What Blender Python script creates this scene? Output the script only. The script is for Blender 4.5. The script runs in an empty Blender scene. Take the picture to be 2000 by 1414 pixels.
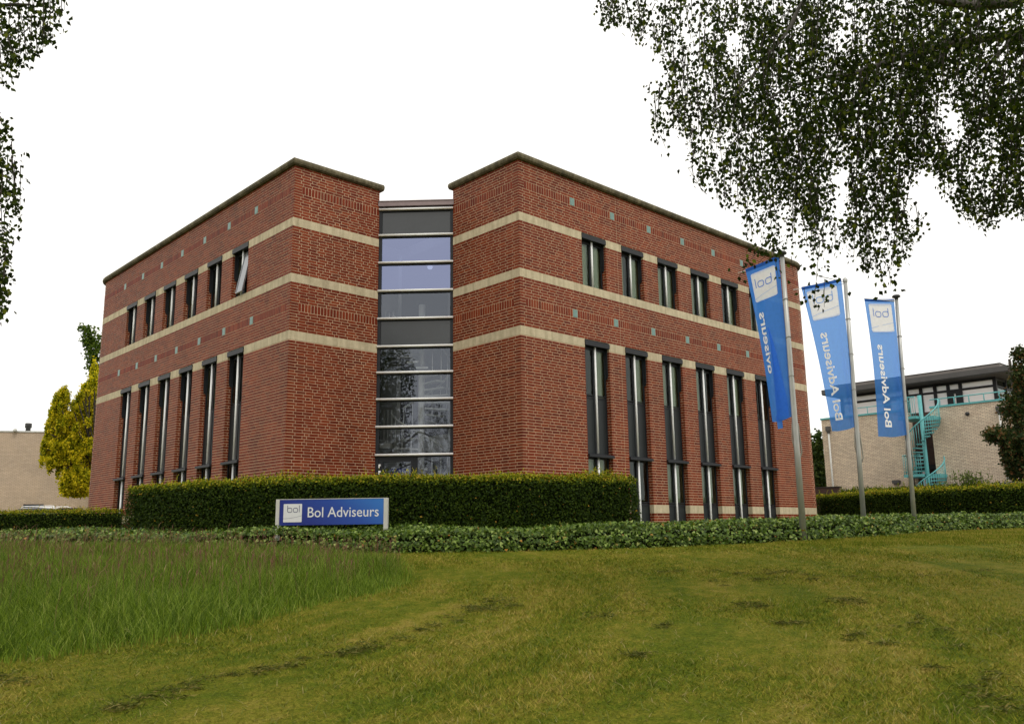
import bpy, math, random
import numpy as np
from mathutils import Vector, Matrix
random.seed(7)
rng = np.random.default_rng(7)
R = math.radians
sc = bpy.context.scene
col = sc.collection

# ------------------------------------------------------------------ camera
F = 1688.0862
CAM = Vector((-11.15547, -16.13549, 0.08541))
FW = Vector((0.67313549, 0.71374162, 0.19354979))
RT = Vector((0.72929678, -0.68405789, -0.01382055))
UP = Vector((-0.12253496, -0.15045834, 0.9809931))
FH = Vector((0.68610951, 0.72749828, 0)); RH = Vector((0.72749828, -0.68610951, 0))
cam = bpy.data.cameras.new('camera'); cam_o = bpy.data.objects.new('camera', cam); col.objects.link(cam_o)
cam_o.matrix_world = Matrix(((RT.x, UP.x, -FW.x, CAM.x), (RT.y, UP.y, -FW.y, CAM.y), (RT.z, UP.z, -FW.z, CAM.z), (0, 0, 0, 1)))
cam.sensor_width = 36; cam.lens = F / 2000 * 36; cam.clip_end = 3000; cam.clip_start = 0.1
sc.camera = cam_o
# ------------------------------------------------------------------ light
SUN_EL, SUN_AZ = 52, 255      # azimuth of the sun, degrees from +X counter-clockwise
w = bpy.data.worlds.new('World'); sc.world = w; w.use_nodes = True
nt = w.node_tree; nt.nodes.clear()
o_ = nt.nodes.new('ShaderNodeOutputWorld'); bg = nt.nodes.new('ShaderNodeBackground')
sky = nt.nodes.new('ShaderNodeTexSky'); sky.sky_type = 'NISHITA'; sky.sun_disc = False
sky.sun_elevation = R(SUN_EL); sky.sun_rotation = R(90 - SUN_AZ); sky.air_density = 1; sky.dust_density = 4; sky.ozone_density = 1
mx = nt.nodes.new('ShaderNodeMix'); mx.data_type = 'RGBA'; mx.inputs[0].default_value = 0.93
mx.inputs[7].default_value = (13.2, 12.9, 12.2, 1)      # closed cloud cover
nt.links.new(sky.outputs[0], mx.inputs[6]); nt.links.new(mx.outputs[2], bg.inputs[0])
bg.inputs[1].default_value = 0.1
nt.links.new(bg.outputs[0], o_.inputs[0])
sl = bpy.data.lights.new('sun', 'SUN'); sl.energy = 0.9; sl.angle = R(14); sl.color = (1, 0.96, 0.9)
so = bpy.data.objects.new('sun', sl); col.objects.link(so)
sd = Vector((math.cos(R(SUN_AZ)) * math.cos(R(SUN_EL)), math.sin(R(SUN_AZ)) * math.cos(R(SUN_EL)), math.sin(R(SUN_EL))))
so.rotation_euler = sd.to_track_quat('Z', 'Y').to_euler(); so.location = (0, -30, 40)
sc.view_settings.view_transform = 'Standard'; sc.view_settings.look = 'None'
sc.view_settings.exposure = 0.0; sc.view_settings.gamma = 1; sc.view_settings.use_curve_mapping = False
sc.render.engine = 'CYCLES'
sc.cycles.max_bounces = 8; sc.cycles.transparent_max_bounces = 16; sc.cycles.diffuse_bounces = 3; sc.cycles.glossy_bounces = 3

# ------------------------------------------------------------------ helpers
def ray(x, y): return FW + RT * ((x - 1000) / F) + UP * ((707 - y) / F)
def at(x, y, t): return CAM + ray(x, y) * t
def on_x(x, y, X):
    d = ray(x, y); return CAM + d * ((X - CAM.x) / d.x)
def on_y(x, y, Y):
    d = ray(x, y); return CAM + d * ((Y - CAM.y) / d.y)
def ld(l, d, z=0.0): return Vector((CAM.x + RH.x * l + FH.x * d, CAM.y + RH.y * l + FH.y * d, z))
def T_ld(l, d):
    l = np.asarray(l, float); d = np.asarray(d, float)
    dc = np.clip(d, -6, 200)
    a = -1.5 + 1.26 * np.sign(dc) * (np.abs(dc) / 16) ** 0.92
    b = -0.24 + 0.025 * (dc - 16) + 0.004 * np.clip(l, 0, 20)
    b = np.minimum(b, 0.0)
    k = 0.05
    h = np.clip(0.5 + 0.5 * (b - a) / k, 0, 1)
    return b * (1 - h) + a * h - k * h * (1 - h)
def T_xy(x, y):
    x = np.asarray(x, float) - CAM.x; y = np.asarray(y, float) - CAM.y
    return T_ld(x * RH.x + y * RH.y, x * FH.x + y * FH.y)
def gz(x, y): return float(T_xy(x, y))
def ground_at(px, py):
    d = ray(px, py); t = 2.0
    while t < 60:
        p = CAM + d * t
        if p.z < gz(p.x, p.y): return p
        t += 0.02
    return p
def to_ld(p):
    q = p - CAM; return (q.x * RH.x + q.y * RH.y, q.x * FH.x + q.y * FH.y)
def inpoly(px, py, poly):
    px = np.asarray(px); py = np.asarray(py); c = np.zeros(px.shape, bool)
    n = len(poly)
    for i in range(n):
        x1, y1 = poly[i]; x2, y2 = poly[(i + 1) % n]
        m = ((y1 > py) != (y2 > py)) & (px < (x2 - x1) * (py - y1) / ((y2 - y1) if y2 != y1 else 1e-9) + x1)
        c ^= m
    return c

class MB:
    def __init__(s): s.v = []; s.f = []; s.r = []; s.sm = []
    def add(s, vs, fs, rnd=None, smooth=False):
        b = len(s.v); s.v += [tuple(v) for v in vs]; s.f += [tuple(b + i for i in f) for f in fs]
        r = random.random() if rnd is None else rnd
        s.r += [r] * len(fs); s.sm += [smooth] * len(fs); return s
    def box(s, x0, x1, y0, y1, z0, z1, M=None, rnd=None, back=True):
        vs = [Vector(p) for p in ((x0, y0, z0), (x1, y0, z0), (x1, y1, z0), (x0, y1, z0), (x0, y0, z1), (x1, y0, z1), (x1, y1, z1), (x0, y1, z1))]
        if M is not None: vs = [M @ v for v in vs]
        fs = [(0, 3, 2, 1), (4, 5, 6, 7), (0, 1, 5, 4), (1, 2, 6, 5), (3, 0, 4, 7)]
        if back: fs.append((2, 3, 7, 6))
        return s.add(vs, fs, rnd)
    def tube(s, pts, r0, r1=None, n=8, cap=True, rnd=None):
        pts = [Vector(p) for p in pts]; r1 = r0 if r1 is None else r1
        vs = []; N = len(pts); prev = None
        for i, p in enumerate(pts):
            d = (pts[min(i + 1, N - 1)] - pts[max(i - 1, 0)]).normalized()
            if prev is None:
                a = d.orthogonal().normalized()
            else:
                a = prev - d * prev.dot(d); a = a.normalized() if a.length > 1e-6 else d.orthogonal().normalized()
            prev = a; b = d.cross(a); r = r0 + (r1 - r0) * i / max(1, N - 1)
            for k in range(n):
                t = 2 * math.pi * k / n; vs.append(p + a * (math.cos(t) * r) + b * (math.sin(t) * r))
        fs = [(i * n + k, i * n + (k + 1) % n, (i + 1) * n + (k + 1) % n, (i + 1) * n + k) for i in range(N - 1) for k in range(n)]
        if cap: fs += [tuple(range(n - 1, -1, -1)), tuple((N - 1) * n + k for k in range(n))]
        return s.add(vs, fs, rnd, smooth=True)
    def lathe(s, prof, c=(0, 0, 0), n=20, smooth=True):
        c = Vector(c); vs = []; m = len(prof)
        for r, z in prof:
            for k in range(n):
                t = 2 * math.pi * k / n; vs.append(c + Vector((math.cos(t) * r, math.sin(t) * r, z)))
        fs = [(i * n + k, i * n + (k + 1) % n, (i + 1) * n + (k + 1) % n, (i + 1) * n + k) for i in range(m - 1) for k in range(n)]
        return s.add(vs, fs, None, smooth)
    def mesh(s, name, mat):
        me = bpy.data.meshes.new(name); me.from_pydata(s.v, [], s.f)
        a = me.attributes.new('rnd', 'FLOAT', 'FACE'); a.data.foreach_set('value', s.r)
        me.polygons.foreach_set('use_smooth', s.sm)
        if mat: me.materials.append(mat)
        me.update(); return me
    def build(s, name, mat, parent=None, **k): return link(name, s.mesh(name, mat), parent, **k)

def link(name, me, parent=None, loc=None, rotz=0, kind=None, label=None, cat=None, group=None):
    o = bpy.data.objects.new(name, me); col.objects.link(o)
    if loc is not None: o.location = loc
    if rotz: o.rotation_euler = (0, 0, rotz)
    if parent: o.parent = parent
    if kind: o['kind'] = kind
    if label: o['label'] = label
    if cat: o['category'] = cat
    if group: o['group'] = group
    return o
def empty(name, loc, label, cat, group=None, rotz=0):
    return link(name, None, None, loc, rotz, None, label, cat, group)

def fast_mesh(name, V, tf, rnd, mat, parent=None, smooth=False, **k):
    """V (N,kv,3) instance vertices; tf list of face tuples (all same length) used on every instance."""
    N, kv, _ = V.shape; tf = np.array(tf); nf, fl = tf.shape
    me = bpy.data.meshes.new(name)
    me.vertices.add(N * kv); me.vertices.foreach_set('co', V.reshape(-1).astype(np.float32))
    idx = (np.arange(N)[:, None, None] * kv + tf[None]).reshape(-1)
    me.loops.add(len(idx)); me.loops.foreach_set('vertex_index', idx.astype(np.int32))
    me.polygons.add(N * nf); me.polygons.foreach_set('loop_start', (np.arange(N * nf) * fl).astype(np.int32))
    a = me.attributes.new('rnd', 'FLOAT', 'FACE'); a.data.foreach_set('value', np.repeat(rnd, nf).astype(np.float32))
    me.polygons.foreach_set('use_smooth', np.full(N * nf, smooth, bool))
    me.materials.append(mat); me.update(calc_edges=True); me.validate()
    return link(name, me, parent, **k)

def unit(a): return a / np.maximum(np.linalg.norm(a, axis=-1, keepdims=True), 1e-9)
def leaves(name, P, size, rnd, mat, parent=None, dirs=None, normals=None, aspect=0.75, shape='kite', **k):
    """one small folded leaf per point; dirs is where the tip points, normals the leaf's upper side"""
    N = len(P); size = np.broadcast_to(size, (N,))[:, None]
    d = unit(rng.normal(size=(N, 3))) if dirs is None else unit(dirs)
    n = rng.normal(size=(N, 3)) if normals is None else normals
    n = n - d * np.sum(n * d, 1, keepdims=True); n = unit(n); s = np.cross(d, n)
    a = aspect * 0.5
    if shape == 'kite':
        V = np.stack([P, P + (d * 0.42 + s * a + n * 0.10) * size, P + d * size, P + (d * 0.42 - s * a + n * 0.10) * size], 1)
        tf = [(0, 1, 2, 3)]
    else:   # five-pointed ivy leaf
        pts = [(0, 0, 0), (0.05, 0.42, .05), (0.45, 0.30, .06), (0.62, 0.16, .03), (1, 0, -.06), (0.62, -0.16, .03), (0.45, -0.30, .06), (0.05, -0.42, .05)]
        V = np.stack([P + (d * p[0] + s * p[1] + n * p[2]) * size for p in pts], 1)
        tf = [(0, 1, 2, 4), (0, 4, 6, 7)] if shape == 'ivy' else [(0, 1, 2, 3, 4, 5, 6, 7)]
    return fast_mesh(name, V, tf, rnd, mat, parent, **k)

# ------------------------------------------------------------------ materials
def nodes(name):
    m = bpy.data.materials.new(name); m.use_nodes = True; t = m.node_tree; b = t.nodes['Principled BSDF']; return m, t, b
def N(t, ty, **k):
    n = t.nodes.new(ty)
    for a, v in k.items(): setattr(n, a, v)
    return n
def ramp(t, stops, interp='LINEAR'):
    r = N(t, 'ShaderNodeValToRGB'); r.color_ramp.interpolation = interp; e = r.color_ramp.elements
    e[0].position, e[0].color = stops[0][0], (*stops[0][1], 1); e[1].position, e[1].color = stops[-1][0], (*stops[-1][1], 1)
    for p, c in stops[1:-1]:
        x = e.new(p); x.color = (*c, 1)
    return r
def noise(t, scale, detail=4, coord=None, rough=0.6):
    n = N(t, 'ShaderNodeTexNoise'); n.inputs['Scale'].default_value = scale; n.inputs['Detail'].default_value = detail; n.inputs['Roughness'].default_value = rough
    if coord is not None: t.links.new(coord, n.inputs['Vector'])
    return n
def simple(name, c, rough=0.6, metal=0.0, var=0.12, nscale=6, bump=0.0, spec=0.5, bscale=60):
    m, t, b = nodes(name); g = N(t, 'ShaderNodeNewGeometry')
    n = noise(t, nscale, 5, g.outputs['Position'])
    r = ramp(t, [(0.3, tuple(x * (1 - var) for x in c)), (0.7, tuple(min(1, x * (1 + var)) for x in c))])
    t.links.new(n.outputs[0], r.inputs[0]); t.links.new(r.outputs[0], b.inputs['Base Color'])
    b.inputs['Roughness'].default_value = rough; b.inputs['Metallic'].default_value = metal; b.inputs['Specular IOR Level'].default_value = spec
    if bump:
        n2 = noise(t, bscale, 3, g.outputs['Position']); bp = N(t, 'ShaderNodeBump'); bp.inputs['Strength'].default_value = bump; bp.inputs['Distance'].default_value = 0.01
        t.links.new(n2.outputs[0], bp.inputs['Height']); t.links.new(bp.outputs[0], b.inputs['Normal'])
    return m
def math_n(t, op, a, b_, clamp=False):
    n = N(t, 'ShaderNodeMath', operation=op); n.use_clamp = clamp
    for i, v in enumerate((a, b_)):
        if v is None: continue
        if isinstance(v, (int, float)): n.inputs[i].default_value = v
        else: t.links.new(v, n.inputs[i])
    return n.outputs[0]
def rnd_out(t):
    a = N(t, 'ShaderNodeAttribute', attribute_name='rnd'); o = N(t, 'ShaderNodeObjectInfo')
    s = math_n(t, 'ADD', a.outputs['Fac'], o.outputs['Random']); return math_n(t, 'FRACT', s, None)
def mixc(t, f, a, b_, mode='MIX'):
    m = N(t, 'ShaderNodeMix', data_type='RGBA', blend_type=mode)
    for i, v in ((0, f), (6, a), (7, b_)):
        if isinstance(v, (int, float)): m.inputs[i].default_value = v
        elif isinstance(v, tuple): m.inputs[i].default_value = (*v, 1)
        else: t.links.new(v, m.inputs[i])
    return m.outputs[2]
def brick_mat(name, stops, stain, rough=0.5, spec=0.5):
    m, t, b = nodes(name); g = N(t, 'ShaderNodeNewGeometry')
    r = ramp(t, stops); t.links.new(rnd_out(t), r.inputs[0])
    n1 = noise(t, 28, 2, g.outputs['Position']); c = mixc(t, 0.2, r.outputs[0], n1.outputs[0], 'OVERLAY')
    mp = N(t, 'ShaderNodeMapping'); mp.inputs['Scale'].default_value = (0.9, 0.9, 0.3); t.links.new(g.outputs['Position'], mp.inputs['Vector'])
    n2 = noise(t, 0.9, 6, mp.outputs[0]); r2 = ramp(t, [(0.36, (1, 1, 1)), (0.68, (0.60, 0.60, 0.60))]); t.links.new(n2.outputs[0], r2.inputs[0])
    c = mixc(t, stain, c, r2.outputs[0], 'MULTIPLY')
    t.links.new(c, b.inputs['Base Color']); b.inputs['Roughness'].default_value = rough; b.inputs['Specular IOR Level'].default_value = spec
    return m
def leaf_mat(name, stops, trans=0.35, rough=0.55, spec=0.15):
    m, t, b = nodes(name); out = t.nodes['Material Output']
    a = N(t, 'ShaderNodeAttribute', attribute_name='rnd'); r = ramp(t, stops); t.links.new(a.outputs['Fac'], r.inputs[0])
    t.links.new(r.outputs[0], b.inputs['Base Color']); b.inputs['Roughness'].default_value = rough; b.inputs['Specular IOR Level'].default_value = spec
    tr = N(t, 'ShaderNodeBsdfTranslucent'); t.links.new(mixc(t, 1.0, r.outputs[0], (0.9, 1.0, 0.45), 'MULTIPLY'), tr.inputs[0])
    mx = N(t, 'ShaderNodeMixShader'); mx.inputs[0].default_value = trans
    t.links.new(b.outputs[0], mx.inputs[1]); t.links.new(tr.outputs[0], mx.inputs[2]); t.links.new(mx.outputs[0], out.inputs[0])
    return m
def glass_mat(name, tint, refl, base=0.02, rough=0.0):
    m, t, b = nodes(name); out = t.nodes['Material Output']; t.nodes.remove(b)
    tr = N(t, 'ShaderNodeBsdfTransparent'); tr.inputs[0].default_value = (*tint, 1)
    gl = N(t, 'ShaderNodeBsdfGlossy'); gl.inputs[0].default_value = (*refl, 1); gl.inputs[1].default_value = rough
    fr = N(t, 'ShaderNodeFresnel'); fr.inputs[0].default_value = 1.5
    f = math_n(t, 'MULTIPLY_ADD', fr.outputs[0], 1.5, True); f.node.inputs[2].default_value = base
    mx = N(t, 'ShaderNodeMixShader'); t.links.new(f, mx.inputs[0]); t.links.new(tr.outputs[0], mx.inputs[1]); t.links.new(gl.outputs[0], mx.inputs[2])
    t.links.new(mx.outputs[0], out.inputs[0]); return m
def emis(name, c, s):
    m, t, b = nodes(name); b.inputs['Base Color'].default_value = (*c, 1); b.inputs['Emission Color'].default_value = (*c, 1); b.inputs['Emission Strength'].default_value = s; return m

M = {}
M['brick'] = brick_mat('red_brick', [(0, (.14, .021, .009)), (.2, (.185, .028, .010)), (.6, (.222, .036, .012)), (.9, (.27, .052, .017)), (1, (.17, .040, .020))], 0.7, 0.5, 0.12)
M['mortar'] = simple('mortar', (.60, .43, .29), 0.95, var=.15, nscale=2, spec=0)
def stone_mat():
    m, t, b = nodes('sandstone'); g = N(t, 'ShaderNodeNewGeometry')
    r = ramp(t, [(0, (.64, .545, .38)), (.5, (.68, .585, .41)), (1, (.60, .51, .36))]); t.links.new(rnd_out(t), r.inputs[0])
    n = noise(t, 5, 8, g.outputs['Position'], .7); rr = ramp(t, [(.35, (1, 1, 1)), (.75, (.72, .72, .68))]); t.links.new(n.outputs[0], rr.inputs[0])
    n2 = noise(t, 90, 2, g.outputs['Position']); c = mixc(t, 1.0, r.outputs[0], rr.outputs[0], 'MULTIPLY'); c = mixc(t, .18, c, n2.outputs[0], 'OVERLAY')
    mp = N(t, 'ShaderNodeMapping'); mp.inputs['Scale'].default_value = (7, 7, .5); t.links.new(g.outputs['Position'], mp.inputs['Vector']); n4 = noise(t, 1.0, 4, mp.outputs[0]); r4 = ramp(t, [(.42, (1, 1, 1)), (.66, (.66, .65, .62))]); t.links.new(n4.outputs[0], r4.inputs[0]); c = mixc(t, .7, c, r4.outputs[0], 'MULTIPLY')
    t.links.new(c, b.inputs['Base Color']); b.inputs['Roughness'].default_value = .85
    b.inputs['Specular IOR Level'].default_value = .15
    return m
M['stone'] = stone_mat()
def coping_mat():
    m, t, b = nodes('weathered_coping'); g = N(t, 'ShaderNodeNewGeometry')
    n = noise(t, 3.5, 9, g.outputs['Position'], .72)
    r = ramp(t, [(.32, (.055, .05, .03)), (.47, (.12, .10, .055)), (.6, (.19, .165, .10)), (.75, (.27, .25, .18))]); t.links.new(n.outputs[0], r.inputs[0])
    mp = N(t, 'ShaderNodeMapping'); mp.inputs['Scale'].default_value = (9, 9, .6); t.links.new(g.outputs['Position'], mp.inputs['Vector'])
    n2 = noise(t, 1.5, 3, mp.outputs[0]); r2 = ramp(t, [(.4, (.55, .53, .45)), (.6, (1, 1, 1))]); t.links.new(n2.outputs[0], r2.inputs[0])
    t.links.new(mixc(t, .8, r.outputs[0], r2.outputs[0], 'MULTIPLY'), b.inputs['Base Color']); b.inputs['Roughness'].default_value = .9
    bp = N(t, 'ShaderNodeBump'); bp.inputs['Strength'].default_value = .5; bp.inputs['Distance'].default_value = .01; t.links.new(n.outputs[0], bp.inputs['Height']); t.links.new(bp.outputs[0], b.inputs['Normal'])
    return m
M['coping'] = coping_mat()
M['tile'] = simple('green_tile', (.15, .27, .24), .35, var=.15, nscale=8)
M['frame'] = simple('dark_frame', (.018, .020, .024), .45, var=.15, spec=.25)
M['panel'] = simple('dark_panel', (.022, .027, .029), .42, var=.12, nscale=2, spec=.3)
M['towerpanel'] = simple('tower_panel', (.030, .034, .038), .22, var=.08, nscale=2, spec=.7)
M['steel'] = simple('brushed_steel', (.93, .93, .92), .45, metal=.0, var=.02)
M['zinc'] = simple('roof_cap', (.25, .19, .19), .5, metal=.3, var=.1)
M['glass'] = glass_mat('window_glass', (.78, .84, .78), (.6, .68, .66), .0)
M['towerglass'] = glass_mat('stair_glass', (.92, .94, .95), (.60, .66, .78), .10)
M['blueglass'] = glass_mat('blue_coated_glass', (.35, .40, .55), (.34, .385, .60), .52)
M['cardark'] = glass_mat('car_glass', (.1, .1, .1), (.8, .8, .8), .05)
M['openpane'] = simple('sash_reflecting_sky', (.28, .29, .31), .15, metal=.5, var=.02)
M['skyglass'] = simple('glass_painted_sky_white', (.93, .94, .97), .1, var=.01, spec=1.0)  # reflection of the bright sky is put into the near-white base colour
M['white'] = simple('white_paint', (.78, .78, .76), .5, var=.04)
M['interior'] = simple('interior_wall', (.5, .5, .5), .8, var=.05)
M['lavender'] = simple('stair_hall_wall', (.22, .21, .25), .8, var=.04)
M['floor'] = simple('interior_floor', (.12, .12, .12), .7, var=.1)
M['curtain'] = simple('curtain', (.55, .60, .44), .9, var=.1, nscale=3)
M['lamp'] = emis('lit_lamp', (1.0, .45, .08), 1.6)
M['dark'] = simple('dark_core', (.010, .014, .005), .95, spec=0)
M['bark'] = simple('bark', (.06, .05, .04), .9, var=.4, nscale=12, bump=.6, bscale=25)
M['birchbark'] = simple('birch_bark', (.10, .09, .08), .85, var=.5, nscale=7, bump=.5, bscale=25)
M['twig'] = simple('twig', (.035, .025, .018), .85, var=.3)

# ------------------------------------------------------------------ ground
def lawn_color(t, pos):
    """patchy mown grass; the mower's arcs run round the uncut corner"""
    mp = N(t, 'ShaderNodeMapping'); c0 = ld(-9.5, 12.0); mp.inputs['Location'].default_value = (-c0.x, -c0.y, 0); t.links.new(pos, mp.inputs['Vector'])
    sp = N(t, 'ShaderNodeSeparateXYZ'); t.links.new(mp.outputs[0], sp.inputs[0])
    r2 = math_n(t, 'ADD', math_n(t, 'MULTIPLY', sp.outputs[0], sp.outputs[0]), math_n(t, 'MULTIPLY', sp.outputs[1], sp.outputs[1])); rad = math_n(t, 'SQRT', r2, None)
    ang = math_n(t, 'ARCTAN2', sp.outputs[1], sp.outputs[0])
    cb = N(t, 'ShaderNodeCombineXYZ'); t.links.new(math_n(t, 'MULTIPLY', rad, 1.1), cb.inputs[0]); t.links.new(math_n(t, 'MULTIPLY', ang, 1.3), cb.inputs[1])
    n1 = noise(t, 1.6, 5, cb.outputs[0], .65); n2 = noise(t, .55, 6, pos, .7); n3 = noise(t, 5, 5, pos, .7)
    f = math_n(t, 'ADD', math_n(t, 'MULTIPLY', n1.outputs[0], .36), math_n(t, 'ADD', math_n(t, 'MULTIPLY', n2.outputs[0], .30), math_n(t, 'MULTIPLY', n3.outputs[0], .34)))
    return f
LAWN = [(.36, (.07, .11, .010)), (.45, (.125, .158, .012)), (.53, (.205, .20, .022)), (.62, (.32, .255, .055)), (.71, (.43, .32, .10))]
def lawn_mat(blade):
    m, t, b = nodes('grass_blade' if blade else 'lawn'); g = N(t, 'ShaderNodeNewGeometry'); f = lawn_color(t, g.outputs['Position'])
    if blade:
        a = N(t, 'ShaderNodeAttribute', attribute_name='rnd'); f = math_n(t, 'ADD', f, math_n(t, 'MULTIPLY', math_n(t, 'SUBTRACT', a.outputs['Fac'], .5), .24))
    r = ramp(t, LAWN); t.links.new(f, r.inputs[0])
    c = r.outputs[0]
    if not blade:
        n = noise(t, 40, 4, g.outputs['Position'], .8); rr = ramp(t, [(.35, (.35, .33, .3)), (.65, (1.0, 1.0, 1.0))]); t.links.new(n.outputs[0], rr.inputs[0]); c = mixc(t, .9, c, rr.outputs[0], 'MULTIPLY')
        bp = N(t, 'ShaderNodeBump'); bp.inputs['Strength'].default_value = .6; bp.inputs['Distance'].default_value = .03; t.links.new(n.outputs[0], bp.inputs['Height']); t.links.new(bp.outputs[0], b.inputs['Normal'])
    t.links.new(c, b.inputs['Base Color']); b.inputs['Roughness'].default_value = .8; b.inputs['Specular IOR Level'].default_value = .03
    return m
M['lawn'] = lawn_mat(False); M['blade'] = lawn_mat(True)
M['asphalt'] = simple('asphalt', (.05, .05, .05), .9, var=.2, nscale=3, bump=.4)

ds = sorted(set(list(np.arange(-8, 40, .5)) + [45, 60, 90, 150, 300, 700, 1500])); ds = [-1500, -300, -60, -20] + ds
ls = [-1500, -400, -120, -60] + list(np.arange(-30, 31, 1.0)) + [60, 120, 400, 1500]
vs = []; nl = len(ls)
wob = lambda l, d: 0.02 * math.sin(l * 1.3 + .7 * d) * math.sin(d * 1.1 - .4 * l) if -2 < d < 16 else 0
for d in ds:
    for l in ls:
        p = ld(l, d); vs.append((p.x, p.y, float(T_ld(l, d)) + wob(l, d)))
fs = [(i * nl + j, i * nl + j + 1, (i + 1) * nl + j + 1, (i + 1) * nl + j) for i in range(len(ds) - 1) for j in range(nl - 1)]
mb = MB(); mb.add(vs, fs, 0, True); mb.build('lawn', M['lawn'], kind='structure')
def flat(name, pts, z, mat, dz=0.02):
    mb = MB(); mb.add([(p[0], p[1], z) for p in pts], [tuple(range(len(pts)))], 0); return mb.build(name, mat, kind='structure')
a, b_, c_, d_ = ld(13.5, 33), ld(40, 22), ld(70, 60), ld(16, 60)
flat('parking_area', [(p.x, p.y) for p in (a, b_, c_, d_)], 0.012, M['asphalt'])
a, b_, c_, d_ = ld(-45, 33), ld(-13, 33), ld(-11, 48), ld(-45, 48)
flat('driveway', [(p.x, p.y) for p in (a, b_, c_, d_)], 0.012, M['asphalt'])

# ------------------------------------------------------------------ office building
C8 = 0.08
A0, W0, RAD, S0 = 4.40, 20.4, 1.0, 2.83
ZB = [(0.60, 0.84), (5.26, 5.50), (6.86, 7.10), (8.46, 8.70)]; ZTOP = 10.22
SOLD = [(6.06, 6.30), (9.42, 9.66)]
bld = empty('office_building', (0, 0, 0), 'red brick office block with cream stone bands, narrow windows and a glazed corner stair', 'office building')

class Face:
    """a run of wall: straight from p along t (length L), then optionally an arc of radius r turning towards -n, then straight on"""
    def __init__(s, p, t, n, L, arc=0.0, tail=0.0): s.p = Vector(p); s.t = Vector(t); s.n = Vector(n); s.L = L; s.r = arc; s.tail = tail
    def tot(s): return s.L + (s.r * math.pi / 2 if s.r else 0) + s.tail
    def fr(s, u):
        if u <= s.L or not s.r: return s.p + s.t * u, s.t, s.n
        q = (u - s.L) / s.r
        c = s.p + s.t * s.L - s.n * s.r
        if q < math.pi / 2:
            n = s.n * math.cos(q) + s.t * math.sin(q); return c + n * s.r, s.t * math.cos(q) - s.n * math.sin(q), n
        e = u - s.L - s.r * math.pi / 2
        return c + s.t * s.r - s.n * e, -s.n, s.t
    def pt(s, u, dep, z):
        p, t, n = s.fr(u); return (p.x - n.x * dep, p.y - n.y * dep, z)
# faces; u = 0 is at the outer corner (L or R)
FR = Face((A0, 0, 0), (1, 0, 0), (0, -1, 0), W0 - A0 - RAD, RAD, 3.0)
FL = Face((0, A0, 0), (0, 1, 0), (-1, 0, 0), W0 - A0 - RAD, RAD, 3.0)
SR = Face((A0, 0, 0), (0, 1, 0), (-1, 0, 0), S0)
SL = Face((0, A0, 0), (1, 0, 0), (0, -1, 0), S0)
WR = [(6.92 + 1.8 * k - A0, 6.92 + 1.8 * k + 1.07 - A0) for k in range(6)]
WL = [(7.0 + 1.762 * k - A0, 7.0 + 1.762 * k + 1.04 - A0) for k in range(6)]
ZO = [(-0.4, 5.50), (7.10, 8.70)]       # openings: tall lower ones, upper ones
RV = 0.15                               # depth of the reveals

def wall_mesh(face, wins, name):
    mb = MB(); U = face.tot()
    ub = sorted(set([0, face.L] + [x for w_ in wins for x in w_] + ([face.L + face.r * math.pi / 2 * k / 10 for k in range(1, 11)] + [U] if face.r else [])))
    def seg(u0, u1, z0, z1):
        th = .36
        vs = [face.pt(u0, 0, z0), face.pt(u1, 0, z0), face.pt(u1, th, z0), face.pt(u0, th, z0), face.pt(u0, 0, z1), face.pt(u1, 0, z1), face.pt(u1, th, z1), face.pt(u0, th, z1)]
        mb.add(vs, [(0, 3, 2, 1), (4, 5, 6, 7), (0, 1, 5, 4), (1, 2, 6, 5), (2, 3, 7, 6), (3, 0, 4, 7)], .5)
    for u0, u1 in zip(ub[:-1], ub[1:]):
        if u1 - u0 < 1e-6: continue
        if any(abs(w_[0] - u0) < 1e-6 for w_ in wins): seg(u0, u1, 5.50, 7.10); seg(u0, u1, 8.70, ZTOP)
        else:
            seg(max(u0, .362) if (u0 == 0 and face in (SR, SL)) else u0, u1, -.4, ZTOP)
    return mb.build(name, M['mortar'], bld)

boxes = []    # every brick: (face, u0, u1, z0, z1, depth0, depth1, standard?)
JT = 0.018
def brick_rows(face, ulo, uhi, z0, z1, odd0, wallobj, split=()):
    nrow = int(round((z1 - z0) / C8))
    for r in range(nrow):
        za = z0 + r * C8 + JT / 2; zb = z0 + (r + 1) * C8 - JT / 2
        for (a, b) in segs(ulo, uhi, split):
            row = r + odd0
            # joints lie on the 0.14 grid, shifted 0.07 every second row, so none stands above another
            g0 = (0.07 if row % 2 else 0.0)
            u = a
            first = True; cnt = random.randint(1, 5)
            while u < b - 1e-4:
                if first:
                    k = math.floor((u + .10 - g0) / .14 + 1); e = k * .14 + g0
                    if e - u < .12: e += .14
                    first = False
                else:
                    if cnt <= 0: e = u + .14; cnt = random.randint(2, 6)
                    else: e = u + .28; cnt -= 1
                if b - e < .07: e = b
                e = min(e, b)
                boxes.append((face, u + (JT / 2 if u > a + 1e-6 else 0), e - (JT / 2 if e < b - 1e-6 else 0), za, zb, -.006, .03, abs(e - u - .28) < .003 and u > a + 1e-6 and e < b - 1e-6, wallobj))
                u = e
def segs(a, b, split):
    cuts = [a] + [s for s in split if a + .05 < s < b - .05] + [b]
    return [(cuts[i] + (JT / 2 if i else 0), cuts[i + 1] - (JT / 2 if i + 2 < len(cuts) else 0)) for i in range(len(cuts) - 1)]
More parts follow.
